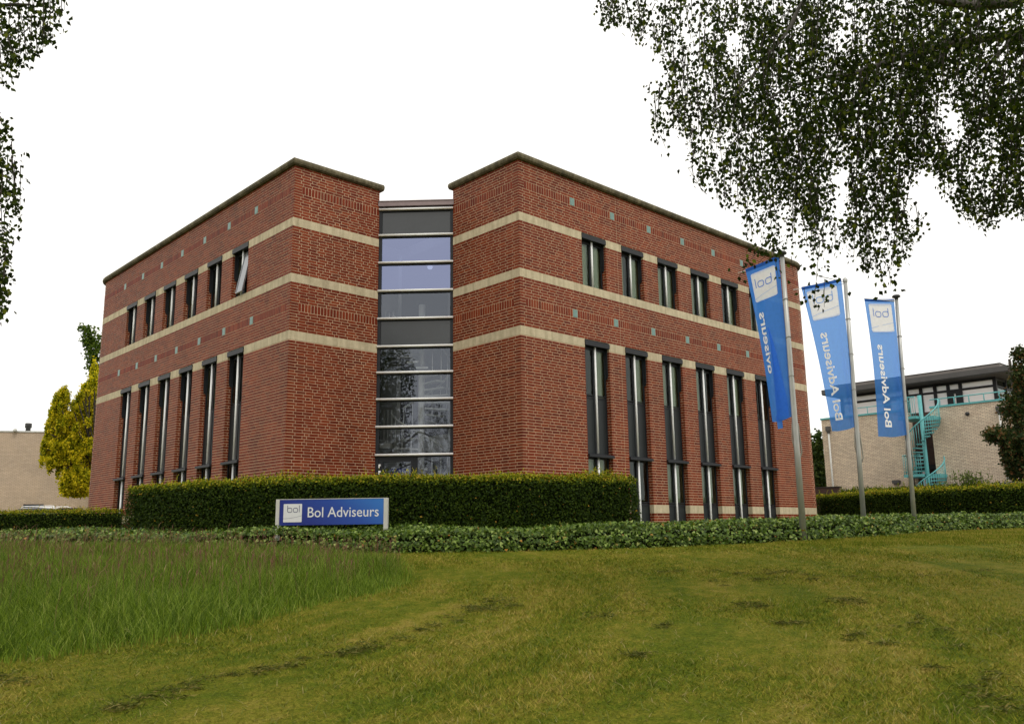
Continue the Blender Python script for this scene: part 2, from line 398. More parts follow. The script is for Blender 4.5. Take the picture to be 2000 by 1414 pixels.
def soldiers(face, ulo, uhi, z0, z1, wallobj, tiles=(), lead=.21):
    u = ulo
    if lead:
        brick_rows(face, ulo, ulo + lead, z0, z1, 1, wallobj); u = ulo + lead
    tl = list(tiles)
    edges = [u] + [x for t_ in tl for x in (t_ - .105, t_ + .105)] + [uhi]
    for i in range(0, len(edges), 2):
        a, b = edges[i], edges[i + 1]; n = max(1, round((b - a) / .1)); w_ = (b - a) / n
        for k in range(n):
            boxes.append((face, a + k * w_ + JT / 2, a + (k + 1) * w_ - JT / 2, z0 + JT / 2, z1 - JT / 2, -.006, .03, False, wallobj))
ZR = [(.84, 5.26), (5.5, 6.06), (6.30, 6.86), (7.10, 8.46), (8.70, 9.42), (9.66, ZTOP)]
def dress(face, wins, wallobj, ustart=-.006, tiles=(), uend=None, split=()):
    U = face.tot() if uend is None else uend
    cols = [ustart]
    for a, b in wins: cols += [a + .006, b - .006]
    cols.append(U)
    solid = list(zip(cols[0::2], cols[1::2]))
    for (z0, z1) in [(-.36, .60)] + ZR:
        full = z0 in (5.5, 6.30, 8.70, 9.66)
        z1r = z0 + round((z1 - z0) / C8) * C8
        for (a, b) in ([(cols[0], U)] if full else solid):
            brick_rows(face, a, b, z0, z1r if z1 - z0 < 4 else z1, 0 if z0 != .84 else 1, wallobj, split)
    for (z0, z1) in SOLD:
        soldiers(face, cols[0], U, z0, z1, wallobj, tiles)
    # reveals
    for a, b in wins:
        for (z0, z1) in [(-.36, .60), (.84, 5.26), (7.10, 8.46)]:
            for r in range(int(round((z1 - z0) / C8))):
                za = z0 + r * C8 + JT / 2; zb = za + C8 - JT
                for side, ue in ((1, a), (-1, b)):
                    cut = .07 if r % 2 else RV
                    for (d0, d1) in ([(.031, cut + .02), (cut + .035, RV)] if r % 2 else [(.031, RV)]):
                        reveal.append((face, ue, side, za, zb, d0, d1, wallobj))
reveal = []
tilesR = [x - A0 for x in (6.56, 8.355, 10.155, 11.955, 13.755, 15.555, 17.36)]
tilesL = [x - A0 for x in (6.62, 8.40, 10.16, 11.93, 13.69, 15.45, 17.25)]
wr = wall_mesh(FR, WR, 'wall'); wl = wall_mesh(FL, WL, 'wall'); wsr = wall_mesh(SR, [], 'wall'); wsl = wall_mesh(SL, [], 'wall')
dress(FR, WR, wr, tiles=tilesR, split=(8.355 - A0 + .18, FR.L)); dress(FL, WL, wl, tiles=tilesL, split=(FL.L,))
dress(SR, [], wsr, ustart=.031, uend=S0); dress(SL, [], wsl, ustart=.031, uend=S0)
def brick_verts(face, u0, u1, z0, z1, d0, d1):
    return [face.pt(u0, d0, z0), face.pt(u1, d0, z0), face.pt(u1, d1, z0), face.pt(u0, d1, z0), face.pt(u0, d0, z1), face.pt(u1, d0, z1), face.pt(u1, d1, z1), face.pt(u0, d1, z1)]
BF = [(0, 3, 2, 1), (4, 5, 6, 7), (0, 1, 5, 4), (1, 2, 6, 5), (3, 0, 4, 7)]
# the 300 stretchers that show largest become objects of their own
sc_ = []
for i, b in enumerate(boxes):
    if b[7] and b[1] < b[0].L - .3 and b[3] > 1.5:
        p, t, n = b[0].fr((b[1] + b[2]) / 2); q = Vector((p.x, p.y, b[3])) - CAM; dd = q.length
        area = abs(q.dot(n)) / dd ** 3
        sc_.append((area, i))
sc_.sort(reverse=True); single = set(i for _, i in sc_[:300])
sm = MB(); sm.box(-.1325, .1325, -.006, .03, -.0325, .0325, rnd=.0); sme = sm.mesh('brick', M['brick'])
def rot_of(face):   # local x along the wall (left to right seen from outside), local y into the wall
    return 0.0 if face.n.y < -.5 else -math.pi / 2
acc = {}
for i, b in enumerate(boxes):
    if i in single:
        p, t, n = b[0].fr((b[1] + b[2]) / 2)
        o = link('brick', sme, b[8], (p.x, p.y, (b[3] + b[4]) / 2), rot_of(b[0]))
    else: acc.setdefault(b[8].name, []).append(brick_verts(*b[:7]))
for (face, ue, side, za, zb, d0, d1, wo) in reveal:
    # brick in the side of an opening, 6 mm proud of the mortar
    u0, u1 = (ue - .03, ue + .006) if side > 0 else (ue - .006, ue + .03)
    acc.setdefault(wo.name, []).append(brick_verts(face, u0, u1, za, zb, d0, d1))
for wo in (wr, wl, wsr, wsl):
    V = np.array(acc[wo.name]); fast_mesh('brickwork', V, BF, rng.random(len(V)), M['brick'], wo, kind='stuff')

# stone bands: each block a part of its own
def block(face, u0, u1, z0, z1, dep, mat, name, parent, out=.008, g=.002, nseg=1):
    mb = MB()
    for k in range(nseg):
        a = u0 + (u1 - u0) * k / nseg + (g if k == 0 else 0); b = u0 + (u1 - u0) * (k + 1) / nseg - (g if k == nseg - 1 else 0)
        vs = [face.pt(a, -out, z0), face.pt(b, -out, z0), face.pt(b, dep, z0), face.pt(a, dep, z0), face.pt(a, -out, z1), face.pt(b, -out, z1), face.pt(b, dep, z1), face.pt(a, dep, z1)]
        fs = [(0, 3, 2, 1), (4, 5, 6, 7), (0, 1, 5, 4), (2, 3, 7, 6)]
        if k == nseg - 1: fs.append((1, 2, 6, 5))
        if k == 0: fs.append((3, 0, 4, 7))
        mb.add(vs, fs, 0, )
    return mb.build(name, mat, parent)
def band(face, wins, wallobj, zi, start=-.008, end=None):
    z0, z1 = ZB[zi]; U = face.tot() if end is None else end
    full = zi == 2
    cols = [start]
    if not full:
        for a, b in wins: cols += [a + .008, b - .008]
    cols.append(U)
    for a, b in zip(cols[0::2], cols[1::2]):
        n = max(1, round((b - a) / 1.45)) if not full else max(1, round((b - a) / .9 / 1.6))
        es = [a + (b - a) * k / n for k in range(n + 1)]
        if full and wins: es = [a] + [x for x in (0.9,) ] + [w_[0] - .36 for w_ in wins] + [wins[-1][1] + .36, FR.L] + [b]
        cutarc = face.r and not full
        if face.r and b > face.L: es = sorted(set([e for e in es if e < face.L - .3] + [face.L, face.L + face.r * math.pi / 2, b]))
        for e0, e1 in zip(es[:-1], es[1:]):
            arc = face.r and e0 >= face.L - 1e-6 and e1 <= face.L + face.r * math.pi / 2 + 1e-6
            dep = RV if wins else .10
            block(face, e0, e1, z0, z1, dep, M['stone'], 'band_stone', wallobj, nseg=8 if arc else 1)
for zi in range(4):
    band(FR, WR, wr, zi); band(FL, WL, wl, zi)
    band(SR, [], wsr, zi, start=RV + .002, end=S0); band(SL, [], wsl, zi, start=RV + .002, end=S0)
# sockle below the base band on the left corner is brick as well; teal tiles sit in the soldier courses
for face, tl, wo in ((FR, tilesR, wr), (FL, tilesL, wl)):
    for z0, z1 in SOLD:
        for x in tl: block(face, x - .09, x + .09, z0 + .008, z1 - .008, .05, M['tile'], 'tile', wo, out=.012, g=0)

# coping: round-nosed stones along the top of the walls
prof = [(.30, 0), (-.07, 0), (-.115, .035), (-.13, .09), (-.118, .145), (-.08, .19), (-.03, .21), (.30, .22)]
def coping(path, cuts):
    """path: list of (point, outward offset vector); one object between consecutive cuts"""
    for a, b in cuts:
        mb = MB(); vs = []; m = len(prof); pp = path[a:b + 1]; n = len(pp)
        for k, (p, o) in enumerate(pp):
            g = 0
            if k == 0: g = .003
            if k == n - 1: g = -.003
            tdir = (pp[min(k + 1, n - 1)][0] - pp[max(k - 1, 0)][0]).normalized()
            for dep, z in prof:
                q = p - o * dep + tdir * g; vs.append((q.x, q.y, ZTOP + z))
        fs = [(k * m + j, (k + 1) * m + j, (k + 1) * m + (j + 1) % m, k * m + (j + 1) % m) for k in range(n - 1) for j in range(m)]
        fs += [tuple(range(m)), tuple((n - 1) * m + j for j in range(m - 1, -1, -1))]
        mb.add(vs, fs, 0); o = mb.build('coping_stone', M['coping'], bld)
def coping_run(face_s, face_l, sgn):
    path = []; cuts = []
    # short face from its inner end to the corner
    n = 2
    for k in range(n):
        p, t, nn = face_s.fr(S0 + .10 - (S0 + .10) * k / n); path.append((Vector((p.x, p.y, 0)), nn))
    p, t, n1 = face_s.fr(0); n2 = face_l.fr(0)[2]; path.append((Vector((p.x, p.y, 0)), n1 + n2)); corner = len(path) - 1
    u = 0; L = face_l.L; ns = 9
    for k in range(1, ns + 1):
        p, t, nn = face_l.fr(L * k / ns); path.append((Vector((p.x, p.y, 0)), nn))
    arc0 = len(path) - 1
    for k in range(1, 11):
        p, t, nn = face_l.fr(L + face_l.r * math.pi / 2 * k / 10); path.append((Vector((p.x, p.y, 0)), nn))
    arc1 = len(path) - 1
    p, t, nn = face_l.fr(face_l.tot()); path.append((Vector((p.x, p.y, 0)), nn))
    cuts = [(i, i + 1) for i in range(0, arc0)] + [(arc0, arc1), (arc1, arc1 + 1)]
    coping(path, cuts)
coping_run(SR, FR, 1); coping_run(SL, FL, -1)
# rest of the shell (rear walls and roof), a plain brick box seen only from elsewhere
mb = MB()
mb.box(A0 + .4, W0 - .37, .4, W0 - .4, ZTOP - .35, ZTOP - .2, rnd=.5)
mb.box(.4, A0 + .398, A0 + .4, W0 - .4, ZTOP - .35, ZTOP - .2, rnd=.5)
mb.build('roof', M['zinc'], bld)
mb = MB()
mb.box(W0 - .36, W0, RAD + 3.0, W0, -.4, ZTOP, rnd=.5); mb.box(RAD + 3.0, W0 - .362, W0 - .36, W0, -.4, ZTOP, rnd=.5)
mb.build('rear_wall', M['brick'], bld)
# floors and inner core
mb = MB()
for z0, z1 in ((-.1, .02), (2.45, 2.95), (5.62, 6.15), (8.85, 9.2)):
    mb.box(A0 + .38, W0 - .38, .38, W0 - .4, z0, z1, rnd=.5); mb.box(.38, A0 + .36, A0 + 1.6, W0 - .4, z0, z1, rnd=.5)
mb.build('floor_slab', M['interior'], bld)
mb = MB()
for u in range(5):
    x = 8.355 + 1.8 * (u * 1) ; mb.box(x - .06, x + .06, .40, 4.4, 0, 8.84, rnd=.5) if u % 2 == 0 else None
    mb.box(.40, 4.4, x - .06, x + .06, 0, 8.84, rnd=.5) if u % 2 == 0 else None
mb.box(5.6, W0 - .5, 4.42, 4.55, 0, 8.84, rnd=.5); mb.box(4.42, 4.55, 5.6, W0 - .5, 0, 8.84, rnd=.5)
mb.build('partition', M['interior'], bld)

# ---------------- windows: local x along wall, y into wall, z absolute height
def bars(mb, rects, y0, y1):
    for x0, x1, z0, z1 in rects: mb.box(x0, x1, y0, y1, z0, z1)
def sash(mb, x0, x1, z0, z1, w_, y0, y1):
    bars(mb, [(x0, x1, z0, z0 + w_), (x0, x1, z1 - w_, z1), (x0, x0 + w_, z0 + w_, z1 - w_), (x1 - w_, x1, z0 + w_, z1 - w_)], y0, y1)
def window_meshes(W):
    D = {}
    def frame(z0, z1, sashes):
        mb = MB(); y0, y1 = RV + .002, .195
        bars(mb, [(0, .035, z0, z1), (W - .035, W, z0, z1), (W / 2 - .03, W / 2 + .03, z0, z1), (.035, W / 2 - .03, z1 - .05, z1), (W / 2 + .03, W - .035, z1 - .05, z1)], y0, y1)
        for a, b in sashes:
            sash(mb, .038, W / 2 - .033, a, b, .032, y0 - .012, y1 - .02); sash(mb, W / 2 + .033, W - .038, a, b, .032, y0 - .012, y1 - .02)
        return mb
    def screen(zt, zn):
        mb = MB(); mb.box(.004, W - .004, -.035, .145, zt - .175, zt - .035); mb.box(.0, W, .02, RV, zt - .033, zt - .001)
        for x0, x1 in ((.009, .045), (W - .045, W - .009)):
            mb.box(x0, x1, .06, RV, zn + .1, zt - .176); mb.box(x0, x1, .10, RV, zn, zn + .099)
            mb.box(x0 - .0, x1, .075, .099, zn + .03, zn + .097)
        return mb
    fu = frame(7.102, 8.52, [(7.11, 8.47)]); D['upper'] = fu.mesh('window', M['frame'])
    fl = frame(-.3, 5.32, [(3.90, 5.27), (.90, 2.12)])
    fl.box(.035, W / 2 - .03, RV + .002, .22, 3.82, 3.88); fl.box(W / 2 + .03, W - .035, RV + .002, .22, 3.82, 3.88)
    fl.box(.035, W / 2 - .03, RV + .002, .22, .80, .88); fl.box(W / 2 + .03, W - .035, RV + .002, .22, .80, .88)
    D['lower'] = fl.mesh('window', M['frame'])
    D['screenU'] = screen(8.70, 7.70).mesh('sun_screen_box', M['frame']); D['screenL'] = screen(5.50, 4.44).mesh('sun_screen_box', M['frame'])
    s = MB(); s.box(.002, W - .002, -.07, .15, 2.13, 2.19); s.add([(.002, -.07, 2.19), (W - .002, -.07, 2.19), (W - .002, .15, 2.19), (.002, .15, 2.19), (.002, -.068, 2.20), (W - .002, -.068, 2.20), (W - .002, .15, 2.25), (.002, .15, 2.25)], [(4, 5, 6, 7), (0, 1, 5, 4), (1, 2, 6, 5), (3, 0, 4, 7)])
    D['ledge'] = s.mesh('ledge', M['frame'])
    p = MB(); p.tube([(W / 2, .085, 7.102), (W / 2, .085, 8.55)], .031, n=12); D['postU'] = p.mesh('post', M['steel'])
    p = MB(); p.tube([(W / 2, .085, -.3), (W / 2, .085, 2.128)], .031, n=12); D['postG'] = p.mesh('post', M['steel'])
    p = MB(); p.tube([(W / 2, .085, 2.25), (W / 2, .085, 5.35)], .031, n=12); D['postL'] = p.mesh('post', M['steel'])
    for nm, z0, z1 in (('paneU', 7.15, 8.43), ('paneL', 3.94, 5.23), ('paneG', .94, 2.08)):
        p = MB(); p.add([(0, .162, z0 - .01), (W / 2 - .133, .162, z0 - .01), (W / 2 - .133, .162, z1 + .01), (0, .162, z1 + .01)], [(0, 1, 2, 3)]); D[nm] = p.mesh('pane', M['glass'])
    for nm, z0, z1 in (('spL', 2.252, 3.82), ('spG', -.3, .80)):
        p = MB(); p.box(.035, W / 2 - .03, .165, .18, z0, z1); D[nm] = p.mesh('spandrel_panel', M['panel'])
    def curt(z0, z1, x0, x1):
        mb = MB(); n = int((x1 - x0) / .018); vs = []
        for k in range(n + 1):
            x = x0 + (x1 - x0) * k / n; y = .255 + .022 * math.sin(k * 1.3) + .008 * math.sin(k * .37)
            vs += [(x, y, z0), (x + .004 * math.sin(k), y, z1)]
        mb.add(vs, [(2 * k, 2 * k + 2, 2 * k + 3, 2 * k + 1) for k in range(n)], .5, True); return mb.mesh('curtain', M['curtain'])
    D['cU'] = curt(7.12, 8.5, .05, W - .05); D['cU2'] = curt(7.12, 8.5, .05, W * .34); D['cL'] = curt(3.9, 5.3, .05, W * .46); D['cL2'] = curt(3.9, 5.3, W * .62, W - .05)
    D['cG'] = curt(.9, 2.1, .05, W * .9); D['cU3'] = curt(7.12, 8.5, W * .62, W - .05)
    l = MB(); l.box(.15, .45, .9, 1.0, 0, .025); D['lamp'] = l.mesh('ceiling_light', M['lamp'])
    return D
def place_window(D, W, p, rot, kind, cur, lamp=None, open_=False):
    w_ = link('window', D['upper' if kind == 'U' else 'lower'], bld, p, rot)
    def ch(nm, key, x=0, y=0, z=0): return link(nm, D[key], w_, (x, y, z))
    if kind == 'U':
        ch('sun_screen_box', 'screenU'); ch('post', 'postU')
        ch('pane', 'paneU', .069)
        if open_:
            # right-hand sash tilted outwards at the bottom
            a = MB(); sash(a, .0, W / 2 - .11, -1.32, 0, .022, -.02, .02); a.box(.022, W / 2 - .132, -.004, .004, -1.298, -.022); so_ = a.build('open_sash', M['openpane'], w_, loc=(W / 2 + .05, .13, 8.44)); so_.rotation_euler = (-R(11), 0, 0)
        ch('pane', 'paneU', W / 2 + .064)
    else:
        ch('sun_screen_box', 'screenL'); ch('post', 'postL'); ch('post', 'postG'); ch('ledge', 'ledge')
        for k in ('paneL', 'paneG'): ch('pane', k, .069); ch('pane', k, W / 2 + .064)
        for k in ('spL', 'spG'): ch('spandrel_panel', k); ch('spandrel_panel', k, W / 2 - .005)
    for c in cur: ch('curtain', c)
    if lamp: ch('ceiling_light', 'lamp', lamp[0], 0, lamp[1])
DR = window_meshes(1.07); DL = window_meshes(1.04)
curU = [['cU'], ['cU2', 'cU3'], ['cU'], ['cU'], ['cU2', 'cU3'], ['cU']]; curL = [['cL2', 'cG'], ['cL2'], ['cL', 'cL2', 'cG'], ['cL', 'cG'], ['cL', 'cL2', 'cG'], ['cG']]
for k, (a, b) in enumerate(WR):
    place_window(DR, 1.07, (A0 + a, 0, 0), 0, 'U', curU[k], (.28, 8.30) if k == 1 else None)
    place_window(DR, 1.07, (A0 + a, 0, 0), 0, 'L', curL[k], (-.02 if k == 1 else .0, 5.12 if k == 1 else 4.95) if k in (1, 5) else None)
for k, (a, b) in enumerate(WL):
    place_window(DL, 1.04, (0, A0 + b, 0), -math.pi / 2, 'U', [['cU2'], ['cU3'], ['cU2'], ['cU'], ['cU2'], ['cU3']][k], open_=(k == 0))
    place_window(DL, 1.04, (0, A0 + b, 0), -math.pi / 2, 'L', [['cL2'], ['cL'], ['cL2', 'cG'], ['cL'], ['cL2'], ['cG']][k])

# ---------------- glazed stair corner; local x along the glass (left to right), y inwards
gp0 = Vector((S0, A0, 0)); gw = (Vector((A0, S0, 0)) - gp0).length
tw = empty('glazed_stair_bay', gp0, None, None); tw.parent = bld; tw.rotation_euler = (0, 0, -math.pi / 4)
for k_ in ('label', 'category'):
    if k_ in tw: del tw[k_]
BARZ = [9.62, 8.81, 7.96, 7.10, 6.26, 5.43, 4.66, 3.88, 3.09, 2.29]
mb = MB(); 
mb.box(-.02, .09, .02, .16, -.3, 9.72); mb.box(gw - .09, gw + .02, .02, .16, -.3, 9.72)
for z in BARZ: mb.box(.091, gw - .091, .02, .15, z - .065, z + .02)
mb.build('frame', M['frame'], tw)
for z in BARZ:
    p = MB(); p.tube([(.0, -.035, z), (gw - .0, -.035, z)], .034, n=12); p.box(.0, gw, -.02, .019, z - .02, z + .012); p.build('horizontal_rail', M['steel'], tw)
mb = MB(); mb.box(-.02, gw + .02, -.05, .6, 9.722, 9.86); mb.box(-.02, gw + .02, -.07, .6, 9.862, 9.885); mb.build('roof_edge', M['zinc'], tw)
for i, (zt, zb) in enumerate(zip(BARZ[:-1], BARZ[1:])):
    p = MB()
    if i in (0, 4): p.box(.092, gw - .092, .06, .075, zb + .021, zt - .066)
    else: p.add([(.092, .065, zb + .021), (gw - .092, .065, zb + .021), (gw - .092, .065, zt - .066), (.092, .065, zt - .066)], [(0, 1, 2, 3)])
    if i in (0, 4): p.build('spandrel_panel', M['towerpanel'], tw)
    else: p.build('pane', M['blueglass'] if i in (1, 2) else M['towerglass'], tw)
# entrance door in the lowest bay
dr = MB(); zt = 2.222
sash(dr, .10, 1.13, -.05, zt, .12, .03, .10); dr.build('door', M['frame'], tw)
p = MB(); p.add([(.221, .065, .07), (1.009, .065, .07), (1.009, .065, zt - .122), (.221, .065, zt - .122)], [(0, 1, 2, 3)]); p.build('door_pane', M['towerglass'], tw)
p = MB(); p.box(1.135, 1.20, .03, .12, -.05, zt); p.box(1.201, gw - .092, .03, .12, -.05, .03); p.build('door_post', M['frame'], tw)
p = MB(); p.add([(1.202, .065, .031), (gw - .093, .065, .031), (gw - .093, .065, zt), (1.202, .065, zt)], [(0, 1, 2, 3)]); p.build('pane', M['towerglass'], tw)
for z in (1.98, 1.80):
    p = MB(); p.box(.105, .16, -.03, .029, z, z + .05); p.box(.105, .13, -.028, .028, z - .05, z - .001); p.build('hinge', M['steel'], tw)
# stair hall inside
SCX, SCY = 1.13, 1.30
mb = MB()
mb.box(-1.6, gw + 1.6, 4.2, 4.3, 0, 9.7); mb.box(-1.75, -1.62, .9, 4.2, 0, 9.7); mb.box(gw + 1.62, gw + 1.75, .9, 4.2, 0, 9.7)
mb.build('stair_hall_wall', M['lavender'], tw)
mb = MB(); mb.box(-1.6, gw + 1.6, .17, 4.2, -.08, 0.0); mb.box(-1.6, .22, 1.2, 4.2, 2.60, 2.75); mb.box(-1.6, .22, 1.2, 4.2, 5.65, 5.80); mb.box(.22, gw + 1.6, 3.0, 4.2, 2.6, 2.75); mb.box(.22, gw + 1.6, 3.0, 4.2, 5.65, 5.80)
mb.build('landing', M['white'], tw)
mb = MB(); mb.tube([(SCX, SCY, 0), (SCX, SCY, 7.0)], .10, n=14); mb.build('stair_column', M['white'], tw)
for (zb_, zt__) in ((0.0, 2.75), (2.75, 5.80)):
    hr = []; nst = 16
    for k in range(nst):
        z = zb_ + (zt__ - zb_) * (k + 1) / (nst + 1); a = R(180) + (zt__ - z) / (zt__ - zb_) * R(335)
        mb = MB(); q = []
        for s_ in (-1, 1):
            for rr in (.10, .86): q.append((SCX + rr * math.cos(a + s_ * R(12)), SCY + rr * math.sin(a + s_ * R(12))))
        i0, o0, i1, o1 = q
        mb.add([(i0[0], i0[1], z - .05), (o0[0], o0[1], z - .05), (o1[0], o1[1], z - .05), (i1[0], i1[1], z - .05), (i0[0], i0[1], z), (o0[0], o0[1], z), (o1[0], o1[1], z), (i1[0], i1[1], z)],
               [(0, 3, 2, 1), (4, 5, 6, 7), (0, 1, 5, 4), (1, 2, 6, 5), (2, 3, 7, 6), (3, 0, 4, 7)])
        mb.build('stair_tread', M['white'], tw)
        hx, hy = SCX + .89 * math.cos(a), SCY + .89 * math.sin(a); hr.append((hx, hy, z + .98))
        mb = MB(); mb.tube([(hx, hy, z - .03), (hx, hy, z + .97)], .014, n=6); mb.build('baluster', M['white'], tw)
    hr.append((SCX - .89, SCY, zt__ + 1.0)); mb = MB(); mb.tube(hr, .030, n=8); mb.build('handrail', M['white'], tw)
    mb = MB(); zz = zt__
    mb.tube([(.02, 1.22, zz), (.02, 1.22, zz + 1.0), (.24, 1.26, zz + 1.0), (.24, 1.26, zz)], .022, n=8); mb.tube([(.13, 1.24, zz), (.13, 1.24, zz + 1.0)], .014, n=6)
    mb.build('landing_rail', M['white'], tw)
mb = MB(); mb.lathe([(.001, -.09), (.06, -.07), (.09, 0), (.06, .07), (.001, .09)], (1.42, .9, 8.1), n=14); mb.build('globe_lamp', emis('globe', (.95, .97, 1.0), 1.1), tw)
mb = MB(); mb.box(.35, .85, .5, .52, 1.35, 1.95); mb.build('notice_poster', simple('blue_poster', (.02, .04, .35), .4), tw)

# ------------------------------------------------------------------ hedges
LM = {}
LM['hedge'] = leaf_mat('hedge_leaf', [(0, (.016, .036, .003)), (.4, (.034, .064, .004)), (.62, (.075, .115, .006)), (.78, (.33, .36, .015)), (.93, (.55, .42, .04)), (1, (.38, .16, .03))], .35)
LM['ivy'] = leaf_mat('ivy_leaf', [(0, (.03, .06, .004)), (.5, (.075, .135, .010)), (.8, (.17, .26, .035)), (.975, (.34, .42, .11)), (.992, (.30, .20, .03)), (1, (.45, .18, .02))], .2, .4, .3)
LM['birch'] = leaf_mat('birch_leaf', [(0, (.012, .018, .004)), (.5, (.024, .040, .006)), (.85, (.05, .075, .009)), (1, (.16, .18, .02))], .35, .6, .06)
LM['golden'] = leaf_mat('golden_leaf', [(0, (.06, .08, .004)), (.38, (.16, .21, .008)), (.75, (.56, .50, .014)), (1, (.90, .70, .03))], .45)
LM['green'] = leaf_mat('green_leaf', [(0, (.02, .04, .01)), (.6, (.05, .085, .018)), (1, (.11, .14, .03))], .3)
LM['fresh'] = leaf_mat('fresh_green_leaf', [(0, (.03, .06, .008)), (.6, (.08, .14, .015)), (1, (.18, .24, .03))], .4)
LM['rust'] = leaf_mat('rusty_leaf', [(0, (.02, .038, .012)), (.55, (.045, .07, .018)), (.8, (.09, .10, .03)), (1, (.22, .09, .04))], .25)
LM['lime'] = leaf_mat('lime_leaf', [(0, (.09, .14, .02)), (1, (.2, .26, .05))], .35)

def hedge(name, line, ztop, width, nleaf, lsize, label, cat='hedge', group=None, mat='hedge', fuzz=.09, zb=None, yellow=1.0):
    """line: list of (x,y) along the front foot; the hedge lies behind it (away from the camera)"""
    pts = [Vector((p[0], p[1], 0)) for p in line]
    cum = [0]
    for a, b in zip(pts[:-1], pts[1:]): cum.append(cum[-1] + (b - a).length)
    Ltot = cum[-1]
    def fr(s):
        s = np.clip(s, 0, Ltot - 1e-6); i = np.clip(np.searchsorted(cum, s, side='right') - 1, 0, len(pts) - 2)
        P = np.array([p[:2] for p in pts]); cu = np.array(cum); f_ = ((s - cu[i]) / (cu[i + 1] - cu[i]))[:, None]
        p = P[i] * (1 - f_) + P[i + 1] * f_; t = unit(P[i + 1] - P[i]); return p, t
    root = empty(name, (0, 0, 0), label, cat, group)
    # dark inner box, added to block light behind the leaves
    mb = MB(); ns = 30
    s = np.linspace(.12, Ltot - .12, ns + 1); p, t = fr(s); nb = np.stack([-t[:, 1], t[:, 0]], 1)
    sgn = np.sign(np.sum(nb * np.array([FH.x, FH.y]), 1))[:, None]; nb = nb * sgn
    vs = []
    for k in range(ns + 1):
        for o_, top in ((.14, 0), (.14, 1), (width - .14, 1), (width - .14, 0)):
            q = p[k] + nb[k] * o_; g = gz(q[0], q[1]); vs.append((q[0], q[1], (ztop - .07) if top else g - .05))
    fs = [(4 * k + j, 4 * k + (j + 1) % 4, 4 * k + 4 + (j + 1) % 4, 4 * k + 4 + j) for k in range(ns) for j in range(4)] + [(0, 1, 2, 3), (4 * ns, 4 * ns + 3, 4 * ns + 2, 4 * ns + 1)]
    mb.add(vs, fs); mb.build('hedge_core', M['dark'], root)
    # leaves on front, top, ends and back
    h = ztop + .1; aF, aT, aE = Ltot * h, Ltot * width, width * h
    w_ = np.array([aF, aT * 1.25, aE * 2, aF * .4]); w_ = w_ / w_.sum(); kind = rng.choice(4, nleaf, p=w_)
    s = rng.random(nleaf) * Ltot; v = rng.random(nleaf); q_ = rng.random(nleaf)
    end = kind == 2; s = np.where(end, np.where(q_ < .5, 0.0, Ltot), s)
    p, t = fr(s); nb = np.stack([-t[:, 1], t[:, 0]], 1); sgn = np.sign(np.sum(nb * np.array([FH.x, FH.y]), 1))[:, None]; nb = nb * sgn
    off = np.where(kind == 0, 0, np.where(kind == 3, width, v * width)); zz = np.where(kind == 1, 1.0, np.where(kind == 2, q_ * 2 % 1, v))
    xy = p + nb * off[:, None] + np.where(end, np.where(q_ < .5, 1, -1) * .02, 0)[:, None] * t
    g = T_xy(xy[:, 0], xy[:, 1]); z = g + (ztop - g) * zz
    # soft surface undulation
    ph = np.sin(xy[:, 0] * 3.1 + z * 2) * .5 + np.sin(xy[:, 1] * 4.3 - z * 3.3) * .5
    dpt = (ph * .035 + rng.normal(0, fuzz * .45, nleaf))
    isf = (kind == 0)
    xy = xy - nb * (dpt * isf)[:, None] + nb * (dpt * (kind == 3))[:, None] + t * (dpt * end * np.where(q_ < .5, -1, 1))[:, None]
    up = kind == 1
    shoot = np.clip(rng.normal(0, 1, nleaf), 0, 3) * .035 * (1 + 1.5 * np.clip(np.sin(xy[:, 0] * 2.2) * np.sin(xy[:, 1] * 1.7 + 1), 0, 1))
    z = z + np.where(up, ph * .02 + shoot - .02, 0)
    z = np.minimum(z, ztop + .35)
    P = np.stack([xy[:, 0], xy[:, 1], z], 1)
    nrm = np.where(up[:, None], np.array([0, 0, 1.0]), np.concatenate([-nb, np.full((nleaf, 1), .6)], 1)) + rng.normal(0, .5, (nleaf, 3))
    d = rng.normal(0, 1, (nleaf, 3)) + np.where(up[:, None], np.array([0, 0, .9]), np.array([0, 0, -.5]))
    rel = np.clip((z - (ztop - .20)) / .20, 0, 1)
    r = np.clip(rng.random(nleaf) * .62 * (1 - .6 * rel) + rel * yellow * (.42 + .42 * rng.random(nleaf)), 0, 1)
    r = np.where(rng.random(nleaf) < .004, .97, r)
    leaves('foliage', P, lsize * (.7 + .6 * rng.random(nleaf)), r, LM[mat], root, dirs=d, normals=nrm, aspect=.7, kind='stuff')
    # young shoots sticking out of the top, each with a few leaves
    ns = int(Ltot * 22); ss = rng.random(ns) * Ltot; p, t = fr(ss); nb = np.stack([-t[:, 1], t[:, 0]], 1); sgn = np.sign(np.sum(nb * np.array([FH.x, FH.y]), 1))[:, None]; nb = nb * sgn
    xy = p + nb * (rng.random(ns) * width)[:, None]
    hh = (.05 + .20 * rng.random(ns) ** 3) * (fuzz / .09)
    PP = []; 
    for k in range(ns):
        m = int(4 + hh[k] * 40); f_ = np.linspace(.1, 1, m)
        lean = rng.normal(0, .25, 2)
        PP.append(np.stack([xy[k, 0] + lean[0] * hh[k] * f_, xy[k, 1] + lean[1] * hh[k] * f_, ztop + hh[k] * f_], 1))
    PP = np.concatenate(PP); n2 = len(PP)
    leaves('shoots', PP, lsize * .8 * (.6 + .5 * rng.random(n2)), np.clip(.74 + .24 * rng.random(n2), 0, 1) * yellow + (1 - yellow) * .5, LM[mat], root, dirs=rng.normal(0, .7, (n2, 3)) + np.array([0, 0, .8]), aspect=.6, kind='stuff')
    return root
HL = []
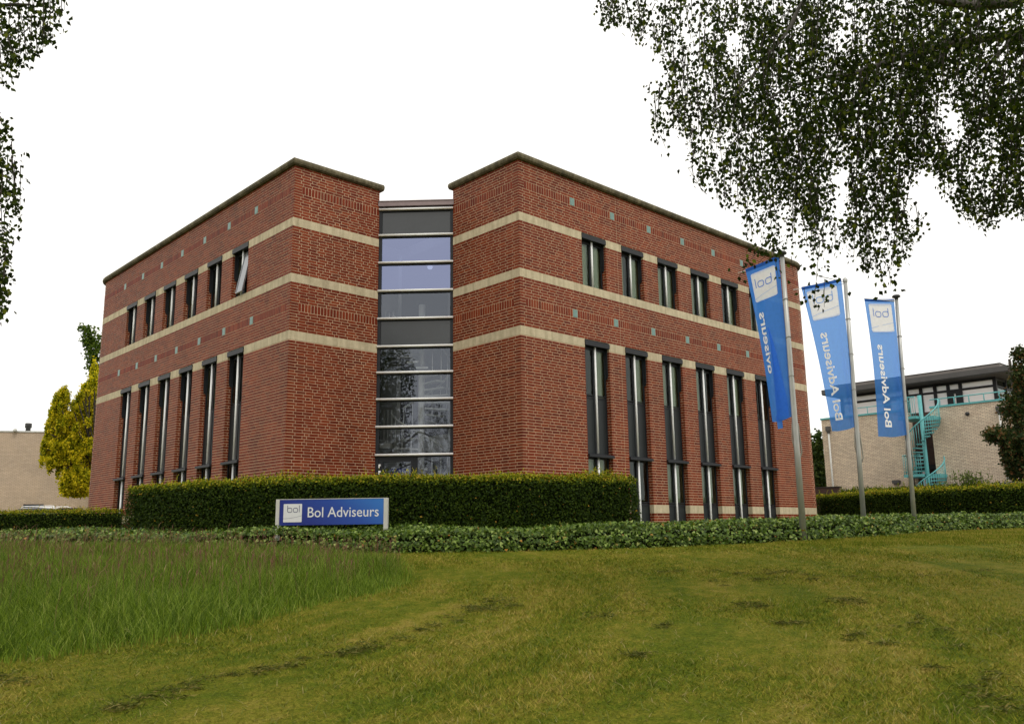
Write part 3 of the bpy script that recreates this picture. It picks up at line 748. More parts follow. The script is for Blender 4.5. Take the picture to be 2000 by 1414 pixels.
for px, py, t in ((248, 958, 20.3), (330, 944, 19.4), (400, 939, 18.8), (550, 937, 18.1), (700, 937, 17.9), (1000, 937, 18.2), (1150, 939, 18.8), (1243, 941, 19.4)):
    p = at(px, py, t); HL.append((p.x, p.y))
hedge('hedge', HL, 1.24, 1.1, 90000, .05, 'long clipped hedge with yellow shoots on top, directly before the brick office block')
HR = []
for l, d in ((12.2, 35.5), (13.6, 32), (15.6, 29), (18.5, 26.5), (22, 24)):
    p = ld(l, d); HR.append((p.x, p.y))
hedge('hedge', HR, 1.36, 1.0, 60000, .06, 'dark clipped hedge running from the office block to the right edge, behind the flagpoles')
HB = []
for l, d in ((14.5, 41), (17.5, 38), (21, 35.5), (26, 33)):
    p = ld(l, d); HB.append((p.x, p.y))
hedge('hedge', HB, 1.75, 1.4, 16000, .09, 'lighter green hedge in front of the cream building, showing above the nearer dark hedge', yellow=.6)
HS = []
for l, d in ((-24, 29), (-17.5, 30), (-13.2, 31)):
    p = ld(l, d); HS.append((p.x, p.y))
hedge('hedge', HS, 1.02, .9, 26000, .06, 'low clipped hedge at the far left between the parked car and the ivy')

# ------------------------------------------------------------------ ivy bed
IV = [(-24, 18.6), (-13, 17.8), (-7, 16.6), (-2.4, 16.0), (.4, 16.0), (3.0, 16.5), (6.0, 18.0), (8.2, 19.8), (10.3, 22.0), (13.8, 23.8), (18, 26), (24, 31)]
IB = [(-24, 25), (-13, 23), (-8.2, 21.5), (-2.4, 18.6), (.4, 18.6), (3.0, 19.5), (7, 22.5), (9.5, 25), (12, 28), (15.5, 28.5), (18, 29), (24, 34)]
def strip_sample(n, A, B):
    A = np.array(A, float); B = np.array(B, float); k = len(A) - 1
    seg = np.linalg.norm(A[1:] - A[:-1], axis=1) ; i = rng.choice(k, n, p=seg / seg.sum()); f_ = rng.random(n)[:, None]; v = rng.random(n)[:, None]
    a = A[i] * (1 - f_) + A[i + 1] * f_; b = B[i] * (1 - f_) + B[i + 1] * f_
    return a, b, v
def ivy():
    n = 105000; a, b, v = strip_sample(n, IV, IB)
    wd = np.linalg.norm(b - a, axis=1, keepdims=True)
    vv = v[:, 0] ** 1.5; dist = vv * wd[:, 0]
    p = a + (b - a) * vv[:, None]
    # rounded front edge, lumpy top
    lump = .5 + .25 * np.sin(p[:, 0] * 1.9 + p[:, 1]) + .25 * np.sin(p[:, 0] * .8 - p[:, 1] * 1.3 + 2) 
    H = .31 + .14 * lump + .06 * rng.random(n)
    prof_ = np.clip(dist / .22, 0, 1) ** .5
    low = rng.random(n)
    fr_ = dist < .25
    h = np.where(fr_, H * low * np.maximum(prof_, .55), H * (prof_) * (.75 + .25 * low))
    X = CAM.x + RH.x * p[:, 0] + FH.x * p[:, 1]; Y = CAM.y + RH.y * p[:, 0] + FH.y * p[:, 1]; Z = T_xy(X, Y) + h
    wobx = np.sin(p[:, 0] * 2.7) * .05 + np.sin(p[:, 0] * 7.1) * .03
    X += FH.x * wobx; Y += FH.y * wobx
    P = np.stack([X, Y, Z], 1)
    nrm = np.where(fr_[:, None], np.array([-FH.x, -FH.y, .9]), np.array([-.2 * FH.x, -.2 * FH.y, 1.0])) + rng.normal(0, .45, (n, 3))
    d = rng.normal(0, 1, (n, 3)) + np.array([-FH.x * .7, -FH.y * .7, -.5])
    leaves('ivy_ground_cover', P, .042 + .042 * rng.random(n), rng.random(n), LM['ivy'], dirs=d, normals=nrm, aspect=1.0, shape='ivy', kind='stuff', label='glossy green ivy bed with a few orange leaves between lawn and hedge')
    # soil / dark stems underneath
    mb = MB(); vs = []
    for (al, ad), (bl, bd) in zip(IV, IB):
        for q, hh in (((al, ad + .12), -.05), ((al, ad + .15), .13), ((al + (bl - al) * .3, ad + (bd - ad) * .3), .22), ((bl, bd), .20), ((bl, bd), -.1)):
            w_ = ld(*q); vs.append((w_.x, w_.y, gz(w_.x, w_.y) + hh))
    k = len(IV); mb.add(vs, [(5 * i + j, 5 * i + 5 + j, 5 * i + 6 + j, 5 * i + 1 + j) for i in range(k - 1) for j in range(4)], .5)
    mb.build('ivy_soil', M['dark'], kind='structure')
ivy()

# ------------------------------------------------------------------ grass
def blades(name, X, Y, H, Wd, bend, rnd, mat, seg=1, **k):
    n = len(X); Z = T_xy(X, Y) - .004; ang = rng.random(n) * 2 * np.pi; s = np.stack([np.cos(ang), np.sin(ang), np.zeros(n)], 1)
    ba = rng.random(n) * 2 * np.pi; bd = np.stack([np.cos(ba), np.sin(ba), np.zeros(n)], 1) * bend[:, None]
    P = np.stack([X, Y, Z], 1); up = np.array([0, 0, 1.0])
    if seg == 1:
        V = np.stack([P - s * Wd[:, None] / 2, P + s * Wd[:, None] / 2, P + up * H[:, None] + bd], 1); tf = [(0, 1, 2)]
    else:
        q = lambda f_: P + up * (H * (f_ - .18 * f_ * f_ * np.minimum(bend / H, 1)))[:, None] + bd * (f_ * f_)
        V = np.stack([q(0) - s * Wd[:, None] / 2, q(0) + s * Wd[:, None] / 2, q(.4) + s * Wd[:, None] * .42, q(.4) - s * Wd[:, None] * .42, q(.75) + s * Wd[:, None] * .25, q(.75) - s * Wd[:, None] * .25, q(1.0), q(1.0)], 1)
        tf = [(0, 1, 2, 3), (3, 2, 4, 5), (5, 4, 6, 7)]
        V[:, 7] += s * .0005
    return fast_mesh(name, V, tf, rnd, mat, **k)
TG = [(-420, 1330), (0, 1300), (150, 1277), (270, 1262), (400, 1240), (520, 1210), (640, 1180), (740, 1160), (798, 1138), (770, 1108), (700, 1096), (600, 1089), (450, 1084), (300, 1082)]
TGl = [to_ld(ground_at(*q)) for q in TG] + [(-7, 16.4), (-12, 17.5), (-16, 18)]
n = 400000
d = 4.2 + (19 - 4.2) * rng.random(n) ** 1.25; l = (rng.random(n) * 2 - 1) * (.78 * d + .6)
A_ = np.array(IV); edge = np.interp(l, A_[:, 0], A_[:, 1]) + .12
ok = (d < edge) & ~inpoly(l, d, TGl)
l, d = l[ok], d[ok]
X = CAM.x + RH.x * l + FH.x * d; Y = CAM.y + RH.y * l + FH.y * d; n = len(X)
H = (.016 + .022 * rng.random(n)) * (1 + .3 * np.sin(X * 1.7) * np.sin(Y * 2.1))
blades('lawn_grass', X, Y, H, .003 + .0006 * d, .02 + .03 * rng.random(n), rng.random(n), M['blade'], kind='stuff', label='short mown lawn grass, green with straw coloured patches')
# far right lawn strip grows on to the ivy as well
n = 60000; l = 5 + 13 * rng.random(n); d = 16 + 9 * rng.random(n); ok = (d < np.interp(l, A_[:, 0], A_[:, 1]) + .1); l, d = l[ok], d[ok]; n = len(l)
X = CAM.x + RH.x * l + FH.x * d; Y = CAM.y + RH.y * l + FH.y * d
blades('lawn_grass', X, Y, .03 + .03 * rng.random(n), np.full(n, .013), .03 * rng.random(n), rng.random(n), M['blade'], kind='stuff', label='short mown lawn grass below the flagpoles')
# straw coloured and long green stray blades
n = 14000; d = 4.6 + 11 * rng.random(n) ** 1.6; l = (rng.random(n) * 2 - 1) * (.64 * d + .3); ok = ~inpoly(l, d, TGl); l, d = l[ok], d[ok]; n = len(l)
LM['straw'] = leaf_mat('straw', [(0, (.10, .14, .02)), (.5, (.16, .18, .03)), (1, (.36, .29, .12))], .2, .6)
X = CAM.x + RH.x * l + FH.x * d; Y = CAM.y + RH.y * l + FH.y * d
blades('stray_grass', X, Y, .02 + .05 * rng.random(n), .004 + .0004 * d, .03 + .07 * rng.random(n), rng.random(n), LM['straw'], seg=2, kind='stuff', label='stray straw coloured grass blades on the lawn')
# tall uncut grass
LM['tall'] = leaf_mat('tall_grass_blade', [(0, (.055, .10, .010)), (.45, (.125, .195, .018)), (.8, (.25, .34, .042)), (1, (.46, .44, .15))], .35, .5, .12)
LM['head'] = leaf_mat('seed_head', [(0, (.13, .055, .045)), (.6, (.22, .11, .08)), (1, (.34, .24, .13))], .25, .7, .1)
pl = np.array(TGl); lo, hi = pl.min(0), pl.max(0)
def tall_pts(n):
    l = lo[0] + (hi[0] - lo[0]) * rng.random(n * 5); d = lo[1] + (hi[1] - lo[1]) * rng.random(n * 5)
    ok = inpoly(l, d, TGl) & (l > -.9 * d - 2); l, d = l[ok][:n], d[ok][:n]
    return l, d, CAM.x + RH.x * l + FH.x * d, CAM.y + RH.y * l + FH.y * d
E2 = [(-420, 1330), (0, 1300), (150, 1277), (270, 1262), (400, 1240), (520, 1210), (640, 1180), (740, 1160), (798, 1138)]
El = np.array([to_ld(ground_at(*q)) for q in E2])
def edge_dist(l, d):
    r_ = np.full(len(l), 9.0)
    for a, b in zip(El[:-1], El[1:]):
        ab = b - a; t_ = np.clip(((l - a[0]) * ab[0] + (d - a[1]) * ab[1]) / (ab @ ab), 0, 1); r_ = np.minimum(r_, np.hypot(l - a[0] - t_ * ab[0], d - a[1] - t_ * ab[1]))
    return r_
def tall_h(l, d):
    e = edge_dist(l, d); clump = .82 + .18 * np.sin(l * 2.3 + d) * np.sin(d * 1.9 - l)
    return (.14 + .30 * np.clip(e / 1.1, 0, 1) ** .7) * clump * np.clip(.88 - .03 * (l + 3), .72, 1.0)
l, d, X, Y = tall_pts(115000); n = len(l); jx = rng.normal(0, .09, n); jy = rng.normal(0, .09, n); X = X + jx; Y = Y + jy; H = tall_h(l, d) * (.55 + .5 * rng.random(n))
blades('tall_grass', X, Y, H, .005 + .0065 * rng.random(n) ** 2, H * (.15 + .75 * rng.random(n)), np.clip(rng.random(n) * .9 + .1 * (rng.random(n) < .06), 0, 1), LM['tall'], seg=3, kind='stuff', label='tall uncut meadow grass patch on the left of the lawn')
l, d, X, Y = tall_pts(4600); n = len(l); e = edge_dist(l, d); ok = (e > .5) & (rng.random(n) < .10 + .6 * np.clip((d - 8.5) / 3, 0, 1)); l, d, X, Y = l[ok], d[ok], X[ok], Y[ok]; n = len(l)
H = tall_h(l, d) * 1.0 + .04 + .17 * rng.random(n) ** 1.6
Z = T_xy(X, Y); P = np.stack([X, Y, Z], 1); ba = rng.random(n) * 6.28; bd = np.stack([np.cos(ba), np.sin(ba), 0 * ba], 1) * (H * .25 * rng.random(n))[:, None]; up = np.array([0, 0, 1.0]); s = np.stack([RH.x + 0 * H, RH.y + 0 * H, 0 * H], 1)
wd = np.full((n, 1), .0025); q = lambda f_: P + up * (H * f_)[:, None] + bd * f_ * f_
tip = q(1.0) + bd * .5
V = np.stack([q(0) - s * wd / 2, q(0) + s * wd / 2, q(.5) + s * wd / 2, q(.5) - s * wd / 2, q(.82) + s * wd / 2, q(.82) - s * wd / 2, q(.9) + s * wd * 1.6, q(.9) - s * wd * 1.6, tip, tip + s * .001], 1)
fast_mesh('grass_seed_heads', V, [(0, 1, 2, 3), (3, 2, 4, 5), (5, 4, 6, 7), (7, 6, 9, 8)], rng.random(n), LM['head'], kind='stuff', label='reddish seed heads standing above the tall grass')
# clumps of dark clippings left by the mower
LM['clip'] = leaf_mat('clippings', [(0, (.05, .065, .008)), (.6, (.09, .10, .016)), (1, (.20, .16, .045))], .1, .8)
tr_ = []
def trail(pts, n, sd, jit):
    for _ in range(n):
        i = random.randrange(len(pts) - 1); f_ = random.random(); x = pts[i][0] * (1 - f_) + pts[i + 1][0] * f_; y = pts[i][1] * (1 - f_) + pts[i + 1][1] * f_
        tr_.append((x + random.gauss(0, jit * 3), y + random.gauss(0, jit), sd))
trail([(200, 1395), (380, 1345), (520, 1312), (690, 1275), (820, 1235), (940, 1190), (1030, 1168)], 46, .07, 4)
trail([(660, 1280), (730, 1270)], 8, .09, 3); trail([(925, 1196), (970, 1188)], 7, .08, 3)
trail([(0, 1330), (60, 1345)], 5, .1, 3); trail([(1150, 1185), (1260, 1230), (1330, 1210)], 9, .06, 9)
trail([(1430, 1190), (1500, 1182)], 8, .08, 3); trail([(1500, 1222), (1570, 1218)], 5, .07, 3); trail([(1620, 1176), (1680, 1178)], 9, .11, 3)
trail([(1280, 1117), (1560, 1120)], 12, .07, 3); trail([(1350, 1140), (1720, 1132)], 14, .08, 4); trail([(1760, 1245), (1950, 1350)], 6, .07, 20); trail([(1240, 1280), (1250, 1282)], 3, .07, 3); trail([(1800, 1130), (1960, 1117)], 6, .08, 4)
trail([(1900, 1340), (1990, 1400)], 10, .09, 12); trail([(1650, 1262), (1900, 1200)], 10, .05, 14)
PP = []
for x, y, sd in tr_:
    p = ground_at(x, y); m = random.randint(14, 60); sp = sd * (.4 + random.random()) * .55
    o = rng.normal(0, 1, (m, 3)) * np.array([sp, sp, sp * .18]); xx = p.x + o[:, 0] * RH.x * 1.6 + o[:, 1] * FH.x * .6; yy = p.y + o[:, 0] * RH.y * 1.6 + o[:, 1] * FH.y * .6
    PP.append(np.stack([xx, yy, T_xy(xx, yy) + .02 + np.abs(o[:, 2]) * 1.0], 1))
PP = np.concatenate(PP); n = len(PP)
leaves('grass_clippings', PP, .03 + .04 * rng.random(n), rng.random(n), LM['clip'], dirs=rng.normal(0, 1, (n, 3)) * np.array([1, 1, .3]), aspect=.16, kind='stuff', label='dark clumps of wilted clippings lying on the lawn')

# ------------------------------------------------------------------ lettering helpers
BLUE_T = {}
def text_mesh(s, mat, name='lettering', bold=0.0):
    cu = bpy.data.curves.new(name, 'FONT'); cu.body = s; cu.size = 1; cu.offset = bold; cu.resolution_u = 3
    ob = bpy.data.objects.new(name, cu); col.objects.link(ob); dg = bpy.context.evaluated_depsgraph_get(); dg.update()
    me = bpy.data.meshes.new_from_object(ob.evaluated_get(dg)); bpy.data.objects.remove(ob); bpy.data.curves.remove(cu)
    me.materials.clear(); me.materials.append(mat)
    v = np.array([x.co[:] for x in me.vertices]); mn, mxv = v.min(0), v.max(0)
    return me, v, mn, mxv
def ribbon(mb, pts, w_, closed=False):
    P = [Vector((p[0], p[1], 0)) for p in pts]; n = len(P); vs = []
    for i in range(n):
        a = P[(i - 1) % n] if (closed or i > 0) else P[i]; b = P[(i + 1) % n] if (closed or i < n - 1) else P[i]
        t = (b - a).normalized(); q = Vector((-t.y, t.x, 0)) * w_ / 2; vs += [P[i] + q, P[i] - q]
    m = n if closed else n - 1
    mb.add(vs, [(2 * i, 2 * i + 1, 2 * ((i + 1) % n) + 1, 2 * ((i + 1) % n)) for i in range(m)], .5)
def rrect(x0, x1, y0, y1, r, k=6):
    o = []
    for cx, cy, a0 in ((x1 - r, y1 - r, 0), (x0 + r, y1 - r, 90), (x0 + r, y0 + r, 180), (x1 - r, y0 + r, 270)):
        for i in range(k + 1):
            a = R(a0 + 90 * i / k); o.append((cx + r * math.cos(a), cy + r * math.sin(a)))
    return o
def bol_mark(w_=.11):
    """'bol' in squarish outline letters; x-height 1, total about 3.4 wide, 1.6 high"""
    mb = MB(); n = 16
    ribbon(mb, [(0, 1.65 - 1.1 * i / 6) for i in range(7)], w_)
    ribbon(mb, rrect(0, 1.22, 0, 1.0, .36), w_, True)
    ribbon(mb, rrect(1.65, 2.87, 0, 1.0, .36), w_, True)
    ribbon(mb, [(3.35, 1.65 - 1.65 * i / 8) for i in range(9)], w_)
    return mb

# ------------------------------------------------------------------ sign
M['signgrey'] = simple('sign_post_grey', (.55, .54, .49), .6, var=.06)
def sign_blue():
    m, t, b = nodes('sign_blue'); tc = N(t, 'ShaderNodeTexCoord'); sp = N(t, 'ShaderNodeSeparateXYZ'); t.links.new(tc.outputs['Generated'], sp.inputs[0])
    f = math_n(t, 'ADD', math_n(t, 'MULTIPLY', sp.outputs[0], .8), math_n(t, 'MULTIPLY', sp.outputs[2], .25))
    r = ramp(t, [(.25, (.008, .022, .21)), (.65, (.010, .06, .34)), (1.0, (.02, .16, .52))]); t.links.new(f, r.inputs[0]); t.links.new(r.outputs[0], b.inputs['Base Color']); b.inputs['Roughness'].default_value = .35
    return m
M['signblue'] = sign_blue(); M['signwhite'] = simple('sign_white', (.72, .72, .72), .5, var=.02); M['signink'] = simple('sign_ink', (.03, .035, .12), .5, var=.02)
pL = at(538, 1024, 16.95); pR = at(757, 1024, 16.9)
sv = Vector((pR.x - pL.x, pR.y - pL.y, 0)); SW = sv.length; sa = math.atan2(sv.y, sv.x)
ztop_s = at(645, 973, 16.92).z; zbot_s = at(645, 1024.5, 16.92).z
sg = empty('company_sign', (pL.x, pL.y, 0), 'low blue Bol Adviseurs company sign between grey posts in the ivy bed', 'sign', rotz=sa)
pw = .068; gd = gz(pL.x, pL.y)
for x0 in (0, SW - pw * 1.15):
    mb = MB(); mb.box(x0, x0 + pw * (1 if x0 == 0 else 1.15), -.02, .10, gd - .1, ztop_s); mb.build('post', M['signgrey'], sg)
mb = MB(); mb.box(pw + .004, SW - pw * 1.15 - .004, 0, .075, zbot_s, ztop_s - .012); mb.build('panel', M['signblue'], sg)
mb = MB(); mb.box(pw + .004, SW - pw * 1.15 - .004, -.004, .08, ztop_s - .010, ztop_s + .002); mb.build('top_rail', M['signgrey'], sg)
sx = lambda px: (px - 538) / 219 * SW; szz = lambda py: zbot_s + (1024.5 - py) / 51.5 * (ztop_s - zbot_s)
mb = MB(); q = rrect(sx(553), sx(589), szz(1018.5), szz(982.5), .012)
mb.add([(x, -.006, z) for x, z in q] + [(x, -.0005, z) for x, z in q], [tuple(range(len(q)))] + [(i, i + len(q), (i + 1) % len(q) + len(q), (i + 1) % len(q)) for i in range(len(q))], .5)
lg = mb.build('logo_plate', M['signwhite'], sg)
bm_ = bol_mark(.14); k_ = (sx(584.3) - sx(561)) / 3.4
for i, v in enumerate(bm_.v): bm_.v[i] = (sx(561) + v[0] * k_, -.009, szz(999) + v[1] * k_ * 1.18)
bm_.build('logo_lettering', M['signink'], lg)
mb = MB(); pts = [(sx(553 + 36 * i / 16), szz(1011.3 - 5.6 * (i / 16) ** 2)) for i in range(17)]
ribbon(mb, pts, .0042); mb.v = [(v[0], -.009, v[1]) for v in mb.v]; mb.build('logo_line', M['signink'], lg)
me, v, mn, mxv = text_mesh('Bol Adviseurs', M['signwhite'], bold=.004)
x0, x1 = sx(600.5), sx(739.5); z0, z1 = szz(1009.5), szz(989.5)
for i, vert in enumerate(me.vertices):
    vert.co = (x0 + (v[i, 0] - mn[0]) / (mxv[0] - mn[0]) * (x1 - x0), -.004, z0 + (v[i, 1] - mn[1]) / (mxv[1] - mn[1]) * (z1 - z0))
link('lettering', me, sg)

# ------------------------------------------------------------------ flagpoles and flags
M['pole'] = simple('pole_aluminium', (.42, .42, .40), .42, metal=.55, var=.12, nscale=3)
M['poledark'] = simple('pole_cap', (.03, .03, .03), .5); M['rope'] = simple('rope', (.25, .24, .2), .9)
def cloth_mat(name, c, tl=.45, see=.10):
    m, t, b = nodes(name); out = t.nodes['Material Output']; b.inputs['Base Color'].default_value = (*c, 1); b.inputs['Roughness'].default_value = .8; b.inputs['Specular IOR Level'].default_value = .1
    g = N(t, 'ShaderNodeNewGeometry'); n = noise(t, 14, 4, g.outputs['Position']); r = ramp(t, [(.3, tuple(x * .88 for x in c)), (.7, tuple(min(1, x * 1.1) for x in c))]); t.links.new(n.outputs[0], r.inputs[0]); t.links.new(r.outputs[0], b.inputs['Base Color'])
    tr = N(t, 'ShaderNodeBsdfTranslucent'); tr.inputs[0].default_value = (*[min(1, x * 1.15) for x in c], 1); mx_ = N(t, 'ShaderNodeMixShader'); mx_.inputs[0].default_value = tl
    t.links.new(b.outputs[0], mx_.inputs[1]); t.links.new(tr.outputs[0], mx_.inputs[2])
    tp = N(t, 'ShaderNodeBsdfTransparent'); m2 = N(t, 'ShaderNodeMixShader'); m2.inputs[0].default_value = see
    tp.inputs[0].default_value = (*[min(1, .30 + x) for x in c], 1)
    t.links.new(mx_.outputs[0], m2.inputs[1]); t.links.new(tp.outputs[0], m2.inputs[2]); t.links.new(m2.outputs[0], out.inputs[0]); return m
M['flagblue'] = cloth_mat('flag_blue', (.09, .31, .84), .62, .28); M['flagwhite'] = cloth_mat('flag_white', (.98, .98, 1.0), .35, .10)
M['flagtext'] = cloth_mat('flag_white_print', (.98, .98, .98), .02, 0); M['flagblue_near'] = cloth_mat('flag_blue_near', (.07, .27, .80), .5, .12)
M['flaghem'] = cloth_mat('flag_hem', (.03, .13, .45), .3, .02); M['flagink'] = cloth_mat('flag_ink', (.10, .25, .72), .3, 0)
M['flagink2'] = cloth_mat('flag_ink_light', (.25, .45, .85), .4, 0)
POLES = [dict(b=(1570, 1053), t=(1527.5, 503), cap=(1525, 494), d=17.6, rb=.068, rt=.045, TL=(1456, 527), TR=(1521, 500), BL=(1508, 824), BR=(1548, 812), dz=.6, arm=(1442, 533), fold=True,
              lab='flagpole nearest the lawn, in front of the right end of the brick wall', flab='leftmost blue flag, folded over at its lower end, hanging in front of the brick wall'),
         dict(b=(1688, 1030), t=(1651, 552), cap=(1650, 544), d=20.7, rb=.062, rt=.045, TL=(1565, 562), TR=(1643, 545), BL=(1625, 842), BR=(1674, 832), dz=.35, arm=(1549, 566), fold=False,
              lab='middle flagpole, standing behind the ivy edge', flab='middle blue flag, the palest one, with the sky shining through it'),
         dict(b=(1788, 1043), t=(1751, 586), cap=(1750, 578), d=21.6, rb=.058, rt=.042, TL=(1688, 584), TR=(1746, 585), BL=(1717, 852), BR=(1770, 849), dz=-.25, arm=(1687, 583), fold=False,
              lab='flagpole farthest right, before the turquoise spiral stair', flab='rightmost blue flag with a level top edge, beside the turquoise spiral stair')]
def near_vertical(px, py, base):
    dr_ = ray(px, py); h = Vector((dr_.x, dr_.y, 0)); q = Vector((base.x - CAM.x, base.y - CAM.y, 0)); t = q.dot(h) / h.dot(h); return CAM + dr_ * t, t
for i, D in enumerate(POLES):
    b = at(*D['b'], D['d']); b.z = min(b.z, gz(b.x, b.y)) if i != 1 else gz(b.x, b.y)
    top, tt = near_vertical(*D['t'], b)
    root = empty('flagpole', b, D['lab'], 'flagpole', 'flagpoles beside the office block')
    tv = top - b
    mb = MB(); mb.tube([Vector((0, 0, -.1)), tv * .33, tv * .66, tv], D['rb'], D['rt'], n=16); mb.build('pole', M['pole'], root)
    mb = MB(); mb.lathe([(D['rt'] + .004, 0), (D['rt'] + .004, .05), (.10, .07), (.105, .10), (.08, .13), (.0, .14)] if i != 1 else [(D['rt'] + .004, 0), (.055, .03), (.06, .08), (.03, .12), (.0, .125)], tv, n=16); mb.build('pole_cap', M['poledark'] if i != 1 else M['pole'], root)
    TR_ = at(*D['TR'], tt); TL_ = at(*D['TL'], tt + D['dz']); arm_e = at(*D['arm'], tt + D['dz'] * 1.22)
    mb = MB(); mb.tube([top - b + Vector((0, 0, -.03)), arm_e - b], .011, .008, n=8); mb.build('arm', M['steel'], root)
    ttb = near_vertical(*D['BR'], b)[1]
    BR_ = at(*D['BR'], ttb - .02); BL_ = at(*D['BL'], ttb + D['dz'] * .5)
    for f_ in (.28, .52, .76):
        q = TR_.lerp(BR_, f_) - b; c0 = tv * ((q.z) / tv.z); rr = .06
        pts = [q] + [c0 + Vector((math.cos(a), math.sin(a), 0)) * rr + Vector((0, 0, .015 * math.sin(a * 2))) for a in [k * math.pi / 5 for k in range(11)]] + [q]
        mb = MB(); mb.tube(pts, .006, n=6); mb.build('flag_ring', M['rope'], root)
    # halyard bundle below the flag
    zf = (BR_.z - b.z - .15); c0 = tv * (zf / tv.z); mb = MB()
    side = Vector((-.06 * RH.x, -.06 * RH.y, 0))
    mb.tube([c0 + side, c0 + side * 1.4 + Vector((0, 0, -.35)), c0 + side * .2 + Vector((0, 0, -.75))], .010, n=6)
    mb.tube([c0 - side, c0 - side * 1.3 + Vector((0, 0, -.3)), c0 - side * 1.6 + Vector((0, 0, -.62)), c0 - side * .4 + Vector((0, 0, -.78))], .016, n=6); mb.build('rope', M['rope'], root)
    mb = MB(); q1 = tv * .10 + side * .95; q2 = tv * .97 + side * .75; mb.tube([q1, q1.lerp(q2, .5), q2], .004, n=5); mb.build('halyard', M['rope'], root)
    # flag surface: u from the pole outwards, v downwards
    nrm = ((TL_ - TR_).cross(BR_ - TR_)).normalized()
    if nrm.dot(CAM - TR_) < 0: nrm = -nrm
    ph = random.random() * 6
    def surf(u, v, off=0.0, D=D, TR_=TR_, TL_=TL_, BR_=BR_, BL_=BL_, nrm=nrm, ph=ph, i=i):
        p = TR_.lerp(BR_, v).lerp(TL_.lerp(BL_, v), u)
        # sag of the outer edge and soft vertical folds that deepen downwards
        wv = math.sin(u * 9.0 + ph + v * 1.6) * .030 * (max(v, 0) ** .8) + math.sin(u * 21 + ph * 2 - v * 2.5) * .010 * v + math.exp(-((u - .16) / .07) ** 2) * .07 * min(1, v * 1.6)
        if i == 0: wv = math.sin(u * 6 + ph) * .015 * v + .05 * math.exp(-((u - .62) / .1) ** 2) * v
        p = p + RH * (.045 * math.sin(math.pi * v) * u) + Vector((0, 0, -.03 * math.sin(math.pi * u) * (.3 + v)))
        return p + nrm * (wv + off)
    fl = empty('flag', TR_, D['flab'], 'flag', 'blue flags on the flagpoles')
    o0 = TR_
    nu, nv = 80, 150; mb = MB(); vs = [surf(a / nu, c / nv) - o0 for c in range(nv + 1) for a in range(nu + 1)]
    # the white panel is sewn in: no blue cloth behind it
    PU = (.137, .893, .040, .240) if i else (.137, .873, .050, .230)
    hole = lambda a, c: a / nu > PU[0] and (a + 1) / nu < PU[1] and c / nv > PU[2] and (c + 1) / nv < PU[3]
    mb.add(vs, [(c * (nu + 1) + a, c * (nu + 1) + a + 1, (c + 1) * (nu + 1) + a + 1, (c + 1) * (nu + 1) + a) for c in range(nv) for a in range(nu) if not hole(a, c)], .5, True)
    mb.build('cloth', M['flagblue' if i else 'flagblue_near'], fl)
    mb = MB(); vs = [surf(a / nu, c * .022 / 2 - .004, .004) - o0 for c in range(3) for a in range(nu + 1)]
    mb.add(vs, [(c * (nu + 1) + a, c * (nu + 1) + a + 1, (c + 1) * (nu + 1) + a + 1, (c + 1) * (nu + 1) + a) for c in range(2) for a in range(nu)], .5, True); mb.build('hem', M['flaghem'], fl)
    # white logo panel, printed on the cloth
    W_, Hh = (TL_ - TR_).length, (BR_ - TR_).length; pan = dict(u0=.13, u1=.90, v0=.035, v1=.245) if i else dict(u0=.13, u1=.88, v0=.045, v1=.235)
    q = rrect(pan['u0'], pan['u1'], pan['v0'] * Hh / W_, pan['v1'] * Hh / W_, .05, 5); cx_, cy_ = sum(p[0] for p in q) / len(q), sum(p[1] for p in q) / len(q)
    mb = MB(); rings = [[(cx_ + (x - cx_) * s_, cy_ + (y - cy_) * s_) for x, y in q] for s_ in (1, .86, .72, .58, .4, .2)]
    vs = [surf(x, y * W_ / Hh, .014) - o0 for rg in rings for x, y in rg]; L_ = len(q); vs.append(surf(cx_, cy_ * W_ / Hh, .014) - o0)
    fs = [(k * L_ + j, k * L_ + (j + 1) % L_, (k + 1) * L_ + (j + 1) % L_, (k + 1) * L_ + j) for k in range(5) for j in range(L_)] + [(5 * L_ + j, 5 * L_ + (j + 1) % L_, 6 * L_) for j in range(L_)]
    mb.add(vs, fs, .5, True); lp = mb.build('logo_panel', M['flagwhite'], fl)
    # seen from behind: 'bol' mirrored, b next to the pole
    bm_ = bol_mark(.13 if i else .15); ks = .135
    def uv_bol(x, y): return (.30 + x * ks, (.150 if i == 0 else .135) - (y * ks * 1.05) * W_ / Hh)
    u_s = .62 / 3.5
    vs = []
    for v_ in bm_.v:
        u = .27 + v_[0] * .15; vv = (.145 if i == 0 else .130) - v_[1] * .15 * W_ / Hh; vs.append(surf(u, vv, .022) - o0)
    bm_.v = [tuple(x) for x in vs]; bm_.build('logo_lettering', M['flagink'] if i != 1 else M['flagink2'], lp)
    mb = MB(); pts = [(pan['u1'] - (pan['u1'] - pan['u0']) * k / 20, (.198 - .018 * (1 - k / 20) ** 2 * -1 - .02 * (k / 20)) ) for k in range(21)]
    ribbon(mb, [(x, y * Hh / W_) for x, y in pts], .008); mb.v = [tuple(surf(x, y * W_ / Hh, .022) - o0) for x, y, _ in mb.v]; mb.build('logo_line', M['flagink2'], lp)
    # lettering runs upwards: starts at the foot, glyph tops towards the pole (mirrored, as seen from behind)
    me, v, mn, mxv = text_mesh('Bol Adviseurs', M['flagtext'], bold=.020)
    import bmesh
    bm2 = bmesh.new(); bm2.from_mesh(me); bmesh.ops.subdivide_edges(bm2, edges=[e for e in bm2.edges if e.calc_length() > .12], cuts=3); bmesh.ops.triangulate(bm2, faces=bm2.faces); 
    vb, vt = (.93, .335) if i else (.97, .305)
    ub, ut = (.79, .50) if i else (.86, .60)
    kill = []
